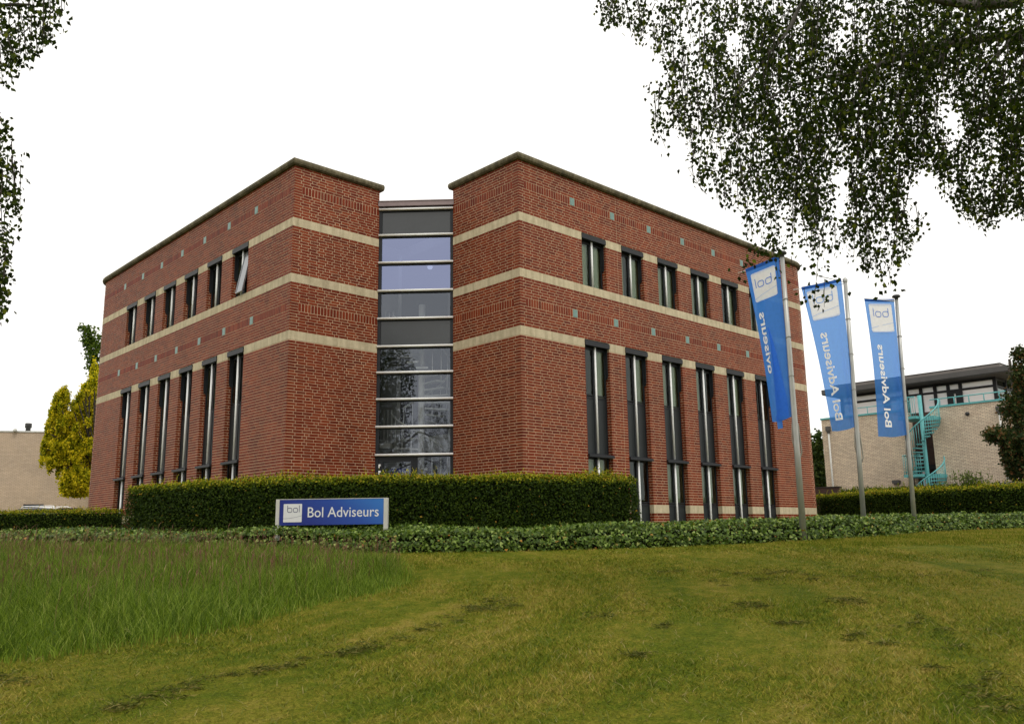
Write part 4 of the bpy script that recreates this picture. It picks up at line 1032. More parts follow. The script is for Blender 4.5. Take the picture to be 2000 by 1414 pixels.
    for vx in bm2.verts:
        fx = (vx.co.x - mn[0]) / (mxv[0] - mn[0]); fy = (vx.co.y - mn[1]) / (mxv[1] - mn[1])
        v_ = vb + (vt - vb) * fx; u_ = ub + (ut - ub) * fy
        if i == 0 and (v_ > .70 or u_ < .60 + max(0, v_ - .5) * .45): kill.append(vx)
        vx.co = surf(u_, v_, .011) - o0
    if kill: bmesh.ops.delete(bm2, geom=kill, context='VERTS')
    bm2.to_mesh(me); bm2.free(); link('lettering', me, fl)
    if D['fold']:
        # lower part folded back over itself
        mb = MB(); vs = []; n1 = 24
        for c in range(n1 + 1):
            v_ = .42 + .58 * c / n1; wf = .50 * min(1, max(0, (v_ - .42) / .5))
            for a in range(9):
                f_ = a / 8; u = .56 + .16 * max(0, v_ - .5) - wf * f_; p = surf(max(u, .0), v_, .012 + .05 * math.sin(math.pi * f_) + .014)
                vs.append(p - o0)
        mb.add(vs, [(c * 9 + a, c * 9 + a + 1, (c + 1) * 9 + a + 1, (c + 1) * 9 + a) for c in range(n1) for a in range(8)], .5, True); mb.build('folded_cloth', M['flagblue_near'], fl)
        mb = MB(); vs = [surf(u, v, -.02) - o0 + Vector((0, 0, -.0)) for v in (.96, 1.0, 1.045) for u in (.50, .6, .7, .80)]
        mb.add(vs, [(c * 4 + a, c * 4 + a + 1, (c + 1) * 4 + a + 1, (c + 1) * 4 + a) for c in range(2) for a in range(3)], .5, True); mb.build('flag_corner', M['flagblue_near'], fl)

# ------------------------------------------------------------------ cream building on the right
def cream_mat(name, c1, c2, c3, sx_=1.0):
    m, t, b = nodes(name); tc = N(t, 'ShaderNodeTexCoord')
    bt = N(t, 'ShaderNodeTexBrick'); t.links.new(tc.outputs['UV'], bt.inputs['Vector'])
    bt.inputs['Color1'].default_value = (*c1, 1); bt.inputs['Color2'].default_value = (*c2, 1); bt.inputs['Mortar'].default_value = (*c3, 1)
    bt.inputs['Scale'].default_value = 1; bt.inputs['Brick Width'].default_value = .22; bt.inputs['Row Height'].default_value = .075; bt.inputs['Mortar Size'].default_value = .010; bt.offset = .42; bt.offset_frequency = 2
    n = noise(t, .8, 5, tc.outputs['UV']); r = ramp(t, [(.3, (.85, .85, .85)), (.7, (1.05, 1.03, 1.0))]); t.links.new(n.outputs[0], r.inputs[0])
    t.links.new(mixc(t, 1.0, bt.outputs[0], r.outputs[0], 'MULTIPLY'), b.inputs['Base Color']); b.inputs['Roughness'].default_value = .85; return m
M['cream'] = cream_mat('cream_brick', (.86, .74, .56), (.68, .56, .42), (.34, .24, .20)); M['tan'] = cream_mat('tan_brick', (.62, .49, .36), (.54, .42, .30), (.38, .29, .22))
M['brown'] = cream_mat('brown_brick', (.10, .05, .04), (.07, .035, .03), (.05, .04, .035))
M['teal'] = simple('turquoise_paint', (.12, .42, .43), .45, var=.1); M['fascia'] = simple('eaves_fascia', (.085, .08, .078), .6, var=.1, nscale=2); M['roofgrey'] = simple('roof_grey', (.20, .18, .165), .6, var=.1, nscale=2); M['soffit'] = simple('soffit', (.03, .03, .03), .7)
M['pipe'] = simple('pipe', (.62, .62, .58), .5)
def wall_uv(name, x0, x1, y0, y1, z0, z1, mat, parent):
    mb = MB(); mb.box(x0, x1, y0, y1, z0, z1, rnd=.5); o = mb.build(name, mat, parent); me = o.data; uv = me.uv_layers.new(name='UVMap')
    for p in me.polygons:
        for li in p.loop_indices:
            c = me.vertices[me.loops[li].vertex_index].co; uv.data[li].uv = (c.x, c.z) if abs(p.normal.y) > .5 else ((c.y, c.z) if abs(p.normal.x) > .5 else (c.x, c.y))
    return o
XC = 37.5
cb = empty('cream_building', (XC, 0, 0), 'cream brick building on the right with a dark framed glass roof pavilion', 'building')
yA = on_x(1604, 822, XC); yB = on_x(1762, 800, XC); yC = on_x(1816, 800, XC); yD = on_x(1962, 790, XC); zW = (yA.z + on_x(1900, 787, XC).z) / 2
wall_uv('wall', XC, XC + 8, yB.y, yA.y, -.3, zW, M['cream'], cb); wall_uv('wall', XC, XC + 8, yD.y - .1, yC.y, -.3, zW, M['cream'], cb)
wall_uv('wall', XC + .4, XC + 8, yD.y - 4, yD.y - .11, -.3, zW - .02, M['cream'], cb)
wall_uv('recess_wall', XC + 1.2, XC + 7.9, yC.y + .01, yB.y - .01, -.3, zW - .05, M['brown'], cb)
mb = MB(); mb.box(XC + 1.05, XC + 1.19, yC.y + .9, yC.y + 1.0, 0, zW); mb.box(XC + 1.05, XC + 1.19, yC.y + .02, yB.y - .02, 3.2, 3.45); mb.box(XC - .03, XC + .3, yB.y - .16, yB.y - .012, -.3, zW - .06); mb.build('recess_frame', M['frame'], cb)
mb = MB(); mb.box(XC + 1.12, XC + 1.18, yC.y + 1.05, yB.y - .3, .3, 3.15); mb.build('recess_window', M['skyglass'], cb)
mb = MB(); mb.box(XC - .06, XC + .3, yB.y, yA.y + .04, zW + .002, zW + .10); mb.box(XC - .06, XC + .3, yD.y - .1, yC.y, zW + .002, zW + .10); mb.build('parapet_cap', M['teal'], cb)
# rail on the roof edge
mb = MB(); zr = zW + .48
mb.tube([(XC + .1, yD.y - .1, zr), (XC + .1, yC.y, zr)], .03, n=6); mb.tube([(XC + .1, yB.y, zr), (XC + .1, yA.y - 1.6, zr)], .025, n=6)
for k in range(5): y = yD.y + (yC.y - yD.y) * (k + .3) / 5; mb.tube([(XC + .1, y, zW + .1), (XC + .1, y, zr)], .028, n=6)
for k in range(4): y = yB.y + (yA.y - 1.6 - yB.y) * (k + .5) / 4; mb.tube([(XC + .1, y, zW + .1), (XC + .1, y, zr)], .022, n=6)
mb.build('roof_rail', M['teal'], cb)
# set-back pavilion
XP = XC + 2.4
yP0 = on_x(1944, 760, XP).y; yP1 = on_x(1645, 790, XP).y
def pz(px, py): return on_x(px, py, XP).z
ze = on_x(1900, 742, XP).z                   # top of glazing
mb = MB()
ys = []
for px in (1690, 1727, 1770, 1798, 1826, 1852, 1876, 1930): ys.append(on_x(px, 760, XP).y)
ys = [yP1] + ys[1:-1] + [yP0]
for y in ys: mb.box(XP - .05, XP + .12, y - .09, y + .09, zW, ze)
mb.box(XP - .051, XP + .121, yP0 - .08, yP1, ze - .12, ze + .02); mb.box(XP - .04, XP + .11, yP0, yP1, ze - .52, ze - .40); mb.box(XP - .04, XP + .11, yP0, yP1, zW - .0, zW + .12)
# side
for k in range(1, 4): mb.box(XP + k * 1.6, XP + k * 1.6 + .12, yP0 - .08, yP0 + .08, zW, ze)
mb.box(XP + .13, XP + 5, yP0 - .05, yP0 + .05, ze - .52, ze - .42); mb.box(XP + .13, XP + 5, yP0 - .05, yP0 + .05, ze - .12, ze)
for i0, i1 in ((1, 2), (5, 6)):      # door frames
    a, b2 = sorted((ys[i0], ys[i1])); mb.box(XP - .045, XP + .1, a + .09, a + .27, zW + .12, ze - .52); mb.box(XP - .045, XP + .1, b2 - .27, b2 - .09, zW + .12, ze - .52); mb.box(XP - .045, XP + .1, a + .27, b2 - .27, ze - .64, ze - .52)
mb.build('pavilion_frame', M['frame'], cb)
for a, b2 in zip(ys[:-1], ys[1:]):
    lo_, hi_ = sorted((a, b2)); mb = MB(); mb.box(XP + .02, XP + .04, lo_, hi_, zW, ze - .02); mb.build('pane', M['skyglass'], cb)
mb = MB(); mb.box(XP + .15, XP + 5, yP0 - .01, yP0 + .01, zW, ze - .02); mb.build('pane', M['glass'], cb)
def slab(nm, x0, x1, y0, y1, z0, z1, mt): m_ = MB(); m_.box(x0, x1, y0, y1, z0, z1); return m_.build(nm, mt, cb)
slab('eaves', XP - 1.3, XP + 6.5, yP0 - 1.25, yP1 + .6, ze + .022, ze + .06, M['soffit']); slab('eaves_fascia', XP - 1.32, XP + 6.52, yP0 - 1.27, yP1 + .62, ze + .062, ze + .34, M['fascia'])
slab('roof', XP - .3, XP + 6, yP0 - .45, yP1 + .3, ze + .342, ze + .66, M['roofgrey']); slab('roof_trim', XP - .33, XP + 6.03, yP0 - .48, yP1 + .33, ze + .662, ze + .70, M['frame'])
# down pipes, wall lamp, vent
for px in (1622.5, 1962):
    y = on_x(px, 880, XC).y; zt_ = on_x(px, 842 if px < 1700 else 803, XC).z
    mb = MB(); mb.tube([(XC - .08, y, 0), (XC - .08, y, zt_)], .055, n=8); mb.build('down_pipe', M['pipe'], cb)
    mb = MB(); mb.box(XC - .2, XC - .005, y - .12, y + .12, zt_, zt_ + .28); mb.box(XC - .16, XC - .02, y - .08, y + .08, zt_ - .12, zt_ - .002); mb.build('rainwater_head', M['fascia'], cb)
q = on_x(1752, 941, XC); mb = MB(); mb.box(XC - .2, XC - .002, q.y - .2, q.y + .2, q.z - .08, q.z + .10); mb.box(XC - .16, XC - .01, q.y - .14, q.y + .14, q.z - .14, q.z - .082); mb.build('wall_lamp', M['fascia'], cb)
q = on_x(1890, 808, XC); mb = MB(); mb.tube([(XC - .10, q.y, q.z), (XC - .002, q.y, q.z)], .10, n=14); mb.build('wall_vent', M['poledark'], cb)
for ch_ in list(cb.children): ch_.location = (-XC, 0, 0)
# ---- turquoise spiral stair
sp = on_x(1814, 950, XC - 1.25); SX, SY = sp.x, sp.y
z_up = on_x(1800, 812, SX).z; z_lo = on_x(1810, 925, SX).z
st = empty('spiral_staircase', (SX, SY, 0), 'turquoise steel spiral staircase against the cream building', 'staircase')
zt_ = on_x(1799.6, 772, SX).z
mb = MB(); mb.tube([(0, 0, 0), (0, 0, zt_)], .105, n=14); mb.build('column', M['teal'], st)
def turn(zbase, zend, n, a0, a1, rail_from=0.0):
    hr = []; 
    for k in range(n):
        f_ = (k + .5) / n; a = a0 + (a1 - a0) * f_; z = zbase + (zend - zbase) * (k + 1) / (n + 1); da = abs(a1 - a0) / n * .5
        q = []
        for s_ in (-1, 1):
            for rr in (.09, .86): q.append((rr * math.cos(a + s_ * da), rr * math.sin(a + s_ * da)))
        i0, o0_, i1, o1 = q; mb = MB()
        mb.add([(i0[0], i0[1], z - .06), (o0_[0], o0_[1], z - .06), (o1[0], o1[1], z - .06), (i1[0], i1[1], z - .06), (i0[0], i0[1], z), (o0_[0], o0_[1], z), (o1[0], o1[1], z), (i1[0], i1[1], z)],
               [(0, 3, 2, 1), (4, 5, 6, 7), (0, 1, 5, 4), (1, 2, 6, 5), (2, 3, 7, 6), (3, 0, 4, 7)]); mb.build('tread', M['teal'], st)
        for m in (0, 1):
            a_ = a + (m - .5) * da; zz = z + (zend - zbase) / (n + 1) * (m - .5) * .5; x, y = .88 * math.cos(a_), .88 * math.sin(a_); hr.append((x, y, zz + 1.0))
            mb = MB(); mb.tube([(x, y, zz - .1), (x, y, zz + 1.0)], .014, n=5); mb.build('baluster', M['teal'], st)
    mb = MB(); mb.tube(hr, .035, n=8); mb.build('handrail', M['teal'], st)
# descending it goes from the landing round the back, to the right, across the front and to the left
turn(z_lo, z_up, 15, R(62), R(305)); turn(0.05, z_lo, 15, R(62), R(305))
for zz in (z_up, z_lo):
    mb = MB(); mb.box(-.45, 1.2, .1, 1.05, zz - .16, zz - .02); mb.box(.2, 1.2, -.55, .099, zz - .16, zz - .02); mb.build('landing', M['teal'], st)
    mb = MB(); mb.tube([(-.42, .12, zz + 1.0), (-.42, 1.02, zz + 1.0), (1.2, 1.02, zz + 1.0)], .03, n=6); mb.tube([(-.42, .12, zz + .12), (-.42, 1.02, zz + .12), (1.2, 1.02, zz + .12)], .02, n=6)
    for k in range(9): mb.tube([(-.42, .12 + k * .112, zz - .02), (-.42, .12 + k * .112, zz + 1.0)], .015, n=5)
    for k in range(8): mb.tube([(-.42 + k * .23, 1.02, zz - .02), (-.42 + k * .23, 1.02, zz + 1.0)], .015, n=5)
    mb.build('landing_rail', M['teal'], st)

# low brown garden wall right of the office block
a = at(1592, 963, 38.0); b2 = at(1640, 963, 37.5); zt_ = at(1615, 953, 38).z
gwl = empty('garden_wall', (a.x, a.y, 0), 'low dark brown brick wall next to the office block above the hedge', 'wall', rotz=math.atan2(b2.y - a.y, b2.x - a.x))
wall_uv('brick_wall', -.8, (b2 - a).length, 0, .4, -.2, zt_, M['brown'], gwl); mb = MB(); mb.box(-.8, (b2 - a).length + .02, -.02, .42, zt_ + .002, zt_ + .05); mb.build('wall_cap', M['brown'], gwl)

# ------------------------------------------------------------------ tan building on the left
p0 = at(-260, 837, 49.5); p1 = at(300, 845, 53.5); tb = empty('tan_building', (p0.x, p0.y, 0), 'plain tan brick building at the far left behind the golden tree', 'building', rotz=math.atan2(p1.y - p0.y, p1.x - p0.x))
LT = Vector((p1.x - p0.x, p1.y - p0.y, 0)).length; zt_ = at(90, 841, 51).z
wall_uv('wall', 0, LT, 0, 10, -.3, zt_, M['tan'], tb)
mb = MB(); mb.box(-.03, LT + .03, -.05, 10, zt_ + .002, zt_ + .08); mb.build('roof_trim', M['pipe'], tb)
def tl(px, py):   # position on that wall
    e = Vector((math.cos(tb.rotation_euler.z), math.sin(tb.rotation_euler.z), 0)); nn = Vector((-e.y, e.x, 0)); d_ = ray(px, py); t = (tb.location - CAM).dot(nn) / d_.dot(nn); q = CAM + d_ * t; return (q - tb.location).dot(e), q.z
for (xa, ya, xb, yb) in ((46, 984.5, 84, 1002), (106, 992, 159, 1005)):
    u0, z1 = tl(xa, ya); u1, z0 = tl(xb, yb); mb = MB(); mb.box(u0, u1, -.03, .0, z0, z1); w_ = mb.build('window', M['frame'], tb)
    mb = MB(); mb.box(u0 + .08, u1 - .08, -.045, -.032, z0, z1 - .1); mb.build('pane', M['glass'], w_)
u, z = tl(50, 833); mb = MB(); mb.lathe([(.14, zt_ - z), (.14, -.02), (.19, .0), (.19, .24), (.15, .27), (0, .28)], (u, .6, z), n=14); mb.build('roof_vent', M['poledark'], tb)
u, z = tl(31, 841); mb = MB(); mb.lathe([(0.0, -.12), (.10, -.08), (.12, .02), (.06, .10), (0, .12)], (u, -.18, z), n=12); mb.box(u - .03, u + .03, -.1, 0, z + .05, z + .12); mb.build('wall_lamp', M['pipe'], tb)

# ------------------------------------------------------------------ cars
def car(name, loc, rz, body, label, roofcol=None, rails='steel', L=4.5, Hh=1.5):
    r_ = empty(name, loc, label, 'car', rotz=rz); W2 = .88
    sec = [(-L / 2, .55, .62), (-L / 2 + .05, .85, .80), (-L / 2 + .35, .98, .86), (-L * .27, 1.02, .88), (L * .14, 1.0, .88), (L * .30, .92, .87), (L / 2 - .25, .80, .82), (L / 2, .58, .68)]
    mb = MB(); vs = []
    for x, z, w_ in sec: vs += [(x, -w_, .28), (x, -w_ - .02, z * .7), (x, -w_ + .08, z), (x, w_ - .08, z), (x, w_ + .02, z * .7), (x, w_, .28)]
    n = len(sec); mb.add(vs, [(6 * i + j, 6 * i + 6 + j, 6 * i + 6 + (j + 1) % 6, 6 * i + (j + 1) % 6) for i in range(n - 1) for j in range(6)] + [tuple(range(6)), tuple(6 * n - 6 + j for j in range(5, -1, -1))], .5, True)
    mb.build('body', body, r_)
    cab = [(-L * .44, .97, .76), (-L * .30, Hh - .06, .62), (-L * .12, Hh, .62), (L * .06, Hh - .03, .61), (L * .27, .95, .76)]
    mb = MB(); vs = []
    for x, z, w_ in cab: vs += [(x, -w_, z), (x, w_, z)]
    for x, z, w_ in cab: vs += [(x, -.79, .95), (x, .79, .95)]
    k = len(cab); fs = [(2 * i, 2 * i + 1, 2 * i + 3, 2 * i + 2) for i in range(k - 1)] + [(2 * i, 2 * i + 2, 2 * k + 2 * i + 2, 2 * k + 2 * i) for i in range(k - 1)] + [(2 * i + 1, 2 * i + 3, 2 * k + 2 * i + 3, 2 * k + 2 * i + 1) for i in range(k - 1)]
    mb.add(vs, fs, .5); mb.build('windows', M['cardark'], r_)
    mb = MB(); rf = cab[1:4]; vs = []
    for x, z, w_ in rf: vs += [(x, -w_ - .01, z + .0), (x, -w_ * .6, z + .035), (x, w_ * .6, z + .035), (x, w_ + .01, z + .0)]
    mb.add(vs, [(4 * i + j, 4 * i + 4 + j, 4 * i + 5 + j, 4 * i + 1 + j) for i in range(2) for j in range(3)], .5, True); mb.build('roof', roofcol or body, r_)
    mb = MB()
    for s_ in (-1, 1): mb.tube([(-L * .3, s_ * .6, Hh + .02), (-L * .26, s_ * .6, Hh + .07), (L * .02, s_ * .6, Hh + .06), (L * .05, s_ * .6, Hh)], .018, n=6)
    mb.build('roof_rails', M[rails], r_)
    for x in (-L * .3, L * .3):
        for s_ in (-1, 1):
            mb = MB(); mb.tube([(x, s_ * .68, .32), (x, s_ * .87, .32)], .32, n=18); w_ = mb.build('wheel', M['poledark'], r_); mb = MB(); mb.tube([(x, s_ * .80, .32), (x, s_ * .885, .32)], .2, n=14); mb.build('rim', M['steel'], w_)
    for s_ in (-1, 1): mb = MB(); mb.box(L / 2 - .14, L / 2 + .0, s_ * .6 - .14, s_ * .6 + .14, .6, .72); mb.build('headlight', M['white'], r_)
    return r_
M['carblue'] = simple('car_dark_blue', (.02, .025, .06), .25, var=.03, spec=.8); M['carblack'] = simple('car_black', (.012, .013, .02), .2, var=.03, spec=.8); M['carwhite'] = simple('car_white', (.75, .75, .75), .3, var=.02)
q = at(65, 995, 37); car('parked_car', (q.x, q.y, 0.012), math.atan2(RH.y, RH.x) + math.pi, M['carblue'], 'dark blue parked car with a white roof, showing above the low hedge at far left', M['carwhite'], 'steel', L=4.3, Hh=at(65, 990.5, 37).z - .05)
q = at(1952, 950, 31.5); car('parked_car', (q.x, q.y, 0.012), math.atan2(RH.y, RH.x) + math.pi, M['carblack'], 'dark car whose roof shows above the hedge at far right', rails='poledark', L=4.6, Hh=at(1952, 944.5, 31.5).z - .06)

# ------------------------------------------------------------------ trees
def tree(name, base, label, clumps, mat, lsize, per, trunk_r=.18, trunk_h=None, group=None, cat='tree', barkm='bark', outer=.0, updir=0.0, gap=.35, gold=False):
    """clumps: (x, y, z, rx, ry, rz) ellipsoids in world space; leaves crowd the shell of each clump"""
    b = Vector(base); root = empty(name, b, label, cat, group)
    top = trunk_h if trunk_h else max(c[2] for c in clumps) - b.z
    mb = MB(); cc = Vector((sum(c[0] for c in clumps) / len(clumps), sum(c[1] for c in clumps) / len(clumps), 0))
    tp = [Vector((0, 0, -.2)), Vector((.03, .02, top * .3)), Vector(((cc.x - b.x) * .3, (cc.y - b.y) * .3, top * .65)), Vector(((cc.x - b.x) * .6, (cc.y - b.y) * .6, top))]
    mb.tube(tp, trunk_r, trunk_r * .25, n=10); mb.build('trunk', M[barkm], root)
    mb = MB()
    for c in clumps:
        e = Vector(c[:3]) - b; s_ = tp[1].lerp(tp[2], min(1, max(.1, random.random()))); m_ = s_.lerp(e, .5) + Vector((random.uniform(-.2, .2), random.uniform(-.2, .2), -.1))
        mb.tube([s_, m_, e], trunk_r * .35, .02, n=6)
    mb.build('limb', M[barkm], root)
    P = []; Rn = []
    for c in clumps:
        n = int(per * (c[3] * c[4] + c[4] * c[5] + c[3] * c[5]))
        u = unit(rng.normal(size=(n, 3))); lump = 1 + .22 * np.sin(u[:, 0] * 5 + c[0]) * np.sin(u[:, 2] * 6 + c[2]) + .15 * np.sin(u[:, 1] * 11 + c[1])
        rad = (rng.random(n) ** .45) * lump
        keep = (np.sin(u[:, 0] * 9 + c[1]) * np.sin(u[:, 1] * 8 + c[2] * 3) * np.sin(u[:, 2] * 9 + c[0]) > -gap) | (rng.random(n) < .35)
        u, rad = u[keep], rad[keep]
        P.append(np.array(c[:3]) + u * rad[:, None] * np.array(c[3:6]) - np.array(b)); Rn.append(np.clip(rad, 0, 1.2))
    P = np.concatenate(P); rad = np.concatenate(Rn); n = len(P)
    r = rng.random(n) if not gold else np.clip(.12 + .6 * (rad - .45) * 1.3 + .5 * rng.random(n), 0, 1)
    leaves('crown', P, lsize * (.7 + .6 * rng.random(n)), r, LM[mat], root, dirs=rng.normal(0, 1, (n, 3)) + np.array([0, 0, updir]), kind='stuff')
    return root
def cl(px, py, t, rpx, rpy, rd=None):
    p = at(px, py, t); k = t / F; return (p.x, p.y, p.z, rpx * k, rpx * k if rd is None else rd, rpy * k)
# golden tree
G = [cl(142, 876, 43, 42, 40), cl(136, 832, 43, 24, 30), cl(158, 850, 43.5, 26, 50), (cl(118, 805, 43, 15, 30)), cl(102, 850, 43, 10, 28), cl(92, 880, 42.5, 8, 14), cl(162, 805, 43.5, 22, 36), cl(178, 790, 44, 20, 50), cl(183, 745, 44.5, 9, 40), cl(112, 900, 42.5, 26, 18), cl(155, 940, 42.5, 32, 30), cl(130, 948, 42, 14, 22), cl(185, 900, 44, 30, 60), cl(168, 765, 44, 6, 14), cl(105, 815, 43, 9, 30), cl(150, 925, 42, 6, 30), cl(205, 850, 45, 40, 90), cl(116, 780, 43, 5, 20), cl(150, 960, 42.5, 24, 12)]
for (x, y) in [(84, 868), (80, 890), (92, 838), (97, 822), (103, 800), (108, 785), (112, 775), (121, 768), (127, 764), (117, 790), (133, 772), (143, 790), (148, 798), (153, 776), (158, 768), (163, 760), (167, 752), (172, 757), (178, 748), (182, 738), (186, 745), (131, 920), (123, 915), (142, 905), (150, 895), (155, 912), (138, 925), (100, 905), (112, 915), (165, 930), (120, 940), (95, 860), (110, 830), (130, 820), (150, 830), (170, 820), (125, 850), (145, 860), (160, 870), (110, 870), (175, 860), (135, 890)]:
    x += random.uniform(-3, 3); G.append(cl(x, y + 6, 42 + 1.2 * random.random(), random.uniform(3, 6), random.uniform(9, 20)))
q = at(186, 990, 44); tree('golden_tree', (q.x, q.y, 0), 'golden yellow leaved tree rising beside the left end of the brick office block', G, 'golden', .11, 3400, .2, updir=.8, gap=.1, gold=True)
G = [cl(185, 680, 50, 22, 35), cl(172, 648, 50, 12, 16), cl(160, 640, 50, 9, 8), cl(200, 730, 50, 24, 60), cl(178, 710, 50, 9, 25), cl(172, 665, 50, 14, 14), cl(210, 800, 50, 25, 90)]
q = at(205, 990, 50); tree('green_tree', (q.x, q.y, 0), 'dark green tree whose top rises above the golden tree left of the office block', G, 'fresh', .17, 560, .2, gap=.0)
# conifers between the buildings
G = [cl(1590, 935, 60, 22, 55), cl(1596, 900, 60, 14, 40), cl(1600, 868, 60, 8, 30), cl(1575, 900, 62, 25, 60), cl(1612, 940, 60, 10, 50)]
q = at(1592, 1010, 60); tree('conifer', (q.x, q.y, 0), 'narrow green conifer in the gap between the office block and the cream building', G, 'green', .22, 900, .2, gap=.6)
# rusty tree at the right edge
G = [cl(1998, 742, 34, 26, 42), cl(1994, 692, 34, 20, 17), cl(1978, 800, 34, 26, 36), cl(1950, 850, 33.5, 30, 18), cl(1990, 870, 34, 35, 45), cl(1940, 845, 33, 14, 10), cl(1975, 900, 34, 20, 30), cl(2030, 780, 35, 45, 100), cl(1965, 880, 33.6, 14, 22), cl(2020, 890, 34, 50, 60), cl(1985, 930, 34, 16, 12)]
q = at(2015, 1000, 34.5); tree('rusty_tree', (q.x, q.y, 0), 'dark green tree with rusty tinged leaves at the right edge before the cream building', G, 'rust', .12, 1700, .2, gap=.05)
# bush against the cream wall
def bush(name, base, label, nst, h, spread, mat):
    root = empty(name, base, label, 'shrub'); mb = MB(); PP = []
    for k in range(nst):
        a = random.random() * 6.28; r_ = random.random() * spread; e = Vector((math.cos(a) * r_, math.sin(a) * r_, h * (.6 + .4 * random.random()))); s_ = e * .15; s_.z = 0
        mb.tube([s_, s_.lerp(e, .5) + Vector((0, 0, .1)), e], .012, .006, n=5)
        f_ = rng.random(26) * .85 + .15; PP.append(np.array([list(s_.lerp(e, float(x))) for x in f_]) + rng.normal(0, .05, (26, 3)))
    mb.build('stem', M['bark'], root); PP = np.concatenate(PP); leaves('foliage', PP, .10 + .06 * rng.random(len(PP)), rng.random(len(PP)), LM[mat], root, dirs=rng.normal(0, .6, (len(PP), 3)) + np.array([0, 0, 1]), aspect=.45, kind='stuff')
q = at(1895, 960, 37.5); bush('shrub', (q.x, q.y, 0), 'tall twiggy lime green shrub behind the hedge against the cream wall', 90, at(1895, 918, 37.5).z, 1.0, 'lime')
q = at(1935, 960, 37.5); bush('shrub', (q.x, q.y, 0), 'smaller twiggy shrub between the lime green shrub and the dark car', 30, at(1935, 932, 37.5).z, .7, 'lime')

# ------------------------------------------------------------------ birches overhanging the camera
def birch(name, base, label, poly, holes, drange, nleaf, limbs, extra, seed, zfill, dens=None, sprigs=()):
    rg = np.random.default_rng(seed); b = Vector(base); root = empty(name, b, label, 'tree', 'birches hanging into the view')
    xs = [p[0] for p in poly]; ys_ = [p[1] for p in poly]
    # strands: drooping twigs; leaves hang along them
    strands = []; cnt = 0; PP = []; DD = []
    mbt = MB()
    def noise2(x, y): return (np.sin(x * .021 + 1.3) * np.sin(y * .027 + .4) + np.sin(x * .043 + y * .031 + 2) * .6 + np.sin(x * .09 - y * .07) * .35)
    tries = 0
    while cnt < nleaf and tries < nleaf * 3:
        tries += 1
        x = rg.uniform(min(xs), max(xs)); y = rg.uniform(min(ys_), max(ys_))
        if not inpoly(x, y, poly) or any(inpoly(x, y, h) for h in holes): continue
        if dens and rg.random() > dens(x, y): continue
        if noise2(x, y) < -.75 and rg.random() < .75: continue
        t = rg.uniform(*drange); k = t / F
        Lp = rg.uniform(25, 110); m = int(rg.integers(7, 20))
        dx = rg.normal(0, 10); p0 = at(x, y, t)
        ok_pts = []
        dd = rg.uniform(-.15, .15)
        for j in range(m):
            f_ = (j + rg.random()) / m; yy = y + Lp * f_; xx = x + dx * f_
            if not inpoly(xx, yy, poly) or any(inpoly(xx, yy, h) for h in holes): break
            c = at(xx, yy, t + dd * f_); ok_pts.append(c); o = rg.normal(0, .035, 3); PP.append((c.x + o[0], c.y + o[1], c.z + o[2])); cnt += 1
        if len(ok_pts) > 3 and rg.random() < .5: mbt.tube([p0 - b, ok_pts[len(ok_pts) // 2] - b, ok_pts[-1] - b], .0055, .0025, n=3, cap=False)
    for (x, y, x2, y2, m) in sprigs:
        t = drange[0] + .3; pts = [at(x + (x2 - x) * f_, y + (y2 - y) * f_ ** 1.2, t) for f_ in (0, .33, .66, 1)]
        mbt.tube([q_ - b for q_ in pts], .004, .0018, n=3, cap=False)
        for j in range(m):
            f_ = rg.random(); c = at(x + (x2 - x) * f_, y + (y2 - y) * f_ ** 1.2, t); o = rg.normal(0, .05, 3); PP.append((c.x + o[0], c.y + o[1], c.z + o[2]))
    for (cx, cy, cz, r1, r2, r3, m) in extra:
        u = unit(rg.normal(size=(m, 3))) * (rg.random(m) ** .4)[:, None]; PP += [tuple(q) for q in (np.array([cx, cy, cz]) + u * np.array([r1, r2, r3]))]
    P = np.array(PP) - np.array(b); n = len(P)
    dirs = rg.normal(0, .6, (n, 3)) + np.array([0, 0, -.9])
    big = np.full(n, 1.0); ne = sum(e[6] for e in extra)
    if ne: big[-ne:] = 2.4
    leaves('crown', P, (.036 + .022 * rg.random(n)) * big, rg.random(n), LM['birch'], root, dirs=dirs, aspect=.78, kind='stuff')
    mbt.build('hanging_twigs', M['twig'], root, kind='stuff')
    for pts, r0, r1 in limbs:
        mb = MB(); P_ = [(Vector(q) if len(q) == 3 and not isinstance(q, Vector) else q) - b for q in pts]
        # smooth the limb
        Q = []
        for j in range(len(P_) - 1):
            for s_ in range(4): Q.append(P_[j].lerp(P_[j + 1], s_ / 4) + Vector([random.uniform(-.02, .02) for _ in range(3)]))
        Q.append(P_[-1]); mb.tube(Q, r0, r1, n=9); mb.build('trunk' if r0 > .13 else 'limb', M['birchbark'], root)
    return root
PB = [(1140, -260), (1163, 25), (1180, 60), (1215, 42), (1245, 85), (1268, 78), (1300, 120), (1258, 150), (1272, 190), (1262, 235), (1288, 265), (1320, 240), (1345, 270), (1352, 345), (1385, 372), (1400, 395), (1440, 405), (1455, 462), (1490, 474), (1500, 498), (1530, 484), (1552, 468), (1580, 500), (1640, 488), (1660, 505), (1690, 532), (1715, 535), (1740, 530), (1775, 500), (1790, 465), (1822, 440), (1800, 395), (1775, 380), (1790, 325), (1825, 330), (1850, 390), (1890, 420), (1900, 445), (1940, 445), (1960, 410), (2000, 430), (2300, 520), (2620, 400), (2700, -300)]
HOL = [[(1628, 325), (1662, 325), (1662, 405), (1645, 422), (1632, 395)], [(1835, 215), (1880, 205), (1890, 240), (1850, 262)], [(1420, 60), (1450, 50), (1448, 85), (1425, 90)]]
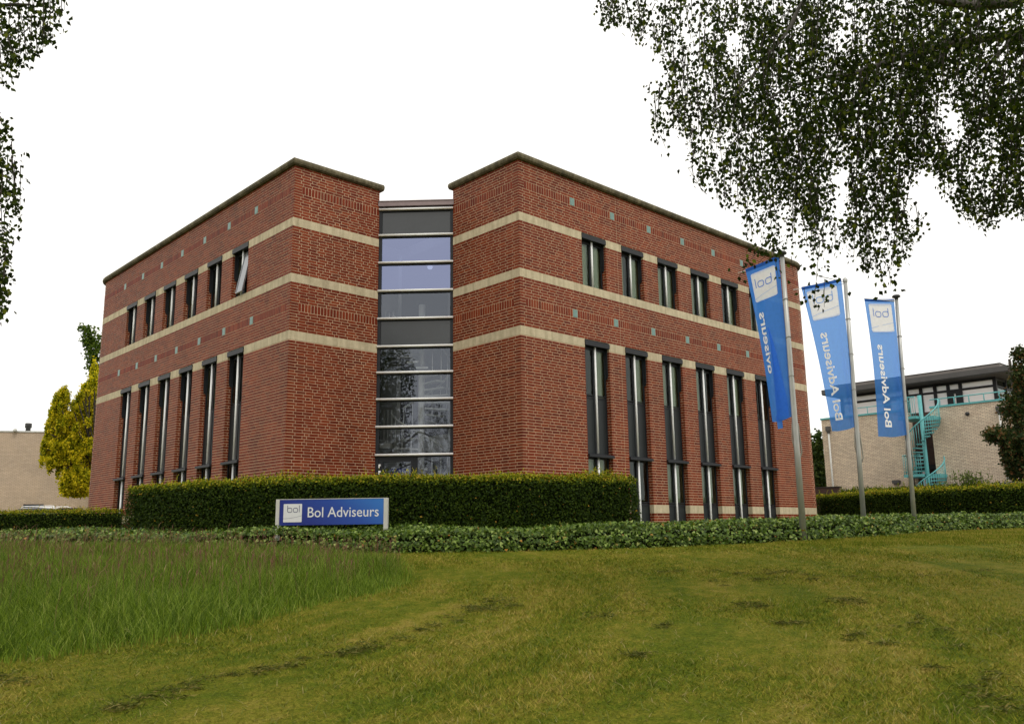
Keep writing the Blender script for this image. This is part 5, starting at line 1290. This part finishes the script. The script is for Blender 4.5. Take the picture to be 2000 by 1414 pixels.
def densR(x, y):
    if x > 2010 or y < -10: return .28
    core = min(1, max(.0, (x - 1180) / 420)) * .66 + .22; core *= 1.0 if y < 240 else .85
    low = 1 if y < 280 else max(.42, 1 - (y - 280) / 260)
    return core * low
rb = ld(8.4, 8.8, 0); rb.z = gz(rb.x, rb.y)
a_ = at(2080, 60, 9.5); limbsR = [([rb + Vector((0, 0, -.2)), rb + Vector((0, 0, 3)), rb + Vector((-.2, .1, 6)), rb + Vector((-.3, 0, 10))], .2, .06),
    ([rb + Vector((-.1, 0, 4.6)), at(2200, 60, 9.4), at(2000, 66, 9.3), at(1850, 85, 9.2), at(1700, 135, 9.0), at(1560, 165, 8.8)], .085, .012),
    ([rb + Vector((-.1, 0, 5.2)), at(2150, -60, 9.2), at(1980, 5, 9.0), at(1900, 10, 8.9), at(1760, -10, 8.8), at(1600, -40, 8.8), at(1380, -60, 8.6)], .09, .015),
    ([at(1850, 85, 9.2), at(1780, 200, 9.1), at(1740, 300, 9.0)], .03, .008), ([at(1700, 135, 9.0), at(1650, 230, 9.0), at(1610, 320, 9.0)], .022, .006), ([at(1990, 60, 9.3), at(1930, 130, 9.2), at(1910, 260, 9.2)], .03, .008),
    ([at(1600, -40, 8.8), at(1520, 80, 8.7), at(1450, 170, 8.6), at(1380, 230, 8.6)], .025, .005), ([at(1560, 165, 8.8), at(1470, 210, 8.8), at(1420, 300, 8.7)], .014, .004)]
e1 = rb + Vector((0, 0, 8.5)); e2 = rb + Vector((1.5, -1.5, 6.5)); e3 = ld(9.5, 4.5, 6.0)
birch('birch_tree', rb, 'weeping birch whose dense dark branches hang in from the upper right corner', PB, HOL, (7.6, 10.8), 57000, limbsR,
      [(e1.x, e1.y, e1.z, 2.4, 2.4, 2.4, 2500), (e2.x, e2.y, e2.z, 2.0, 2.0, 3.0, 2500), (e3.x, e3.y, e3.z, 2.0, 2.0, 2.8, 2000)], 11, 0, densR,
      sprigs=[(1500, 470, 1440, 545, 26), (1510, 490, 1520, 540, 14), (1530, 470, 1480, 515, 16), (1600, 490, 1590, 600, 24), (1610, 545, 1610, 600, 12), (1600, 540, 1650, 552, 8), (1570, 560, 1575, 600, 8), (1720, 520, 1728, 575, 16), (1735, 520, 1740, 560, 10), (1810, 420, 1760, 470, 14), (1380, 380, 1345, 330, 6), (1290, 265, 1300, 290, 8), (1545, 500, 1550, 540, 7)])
PL = [(-420, -260), (125, -260), (129, 20), (112, 55), (85, 95), (100, 110), (60, 118), (30, 128), (12, 160), (2, 175), (-15, 190), (-12, 208), (15, 215), (27, 258), (36, 300), (46, 345), (42, 380), (52, 430), (38, 440), (26, 462), (20, 520), (8, 560), (4, 612), (-30, 640), (-420, 680)]
lb = ld(-8.8, 4.8, 0); lb.z = gz(lb.x, lb.y)
limbsL = [([lb + Vector((0, 0, -.2)), lb + Vector((0, 0, 3)), lb + Vector((.1, .1, 7)), lb + Vector((.1, 0, 12))], .22, .05), ([lb + Vector((0, 0, 4)), at(-300, -80, 7.5), at(-60, 20, 7.6), at(60, 10, 7.6)], .06, .01), ([lb + Vector((0, 0, 3.6)), at(-350, 150, 7), at(-120, 260, 7.2), at(-20, 330, 7.3)], .04, .008)]
q1, q2, q3, q4 = lb + Vector((0, 0, 9.0)), lb + Vector((-1.2, -.8, 6)), ld(-11.0, 3.0, 5.0), None
birch('birch_tree', lb, 'weeping birch whose light branches hang in along the left edge', PL, [], (6.6, 8.6), 11000, limbsL,
      [(q1.x, q1.y, q1.z, 2.6, 2.6, 3.4, 14000), (q2.x, q2.y, q2.z, 2.4, 2.4, 3.4, 14000), (q3.x, q3.y, q3.z, 2.2, 2.2, 3.2, 9000)], 12, 0, lambda x, y: 1 if x > -120 else .3)
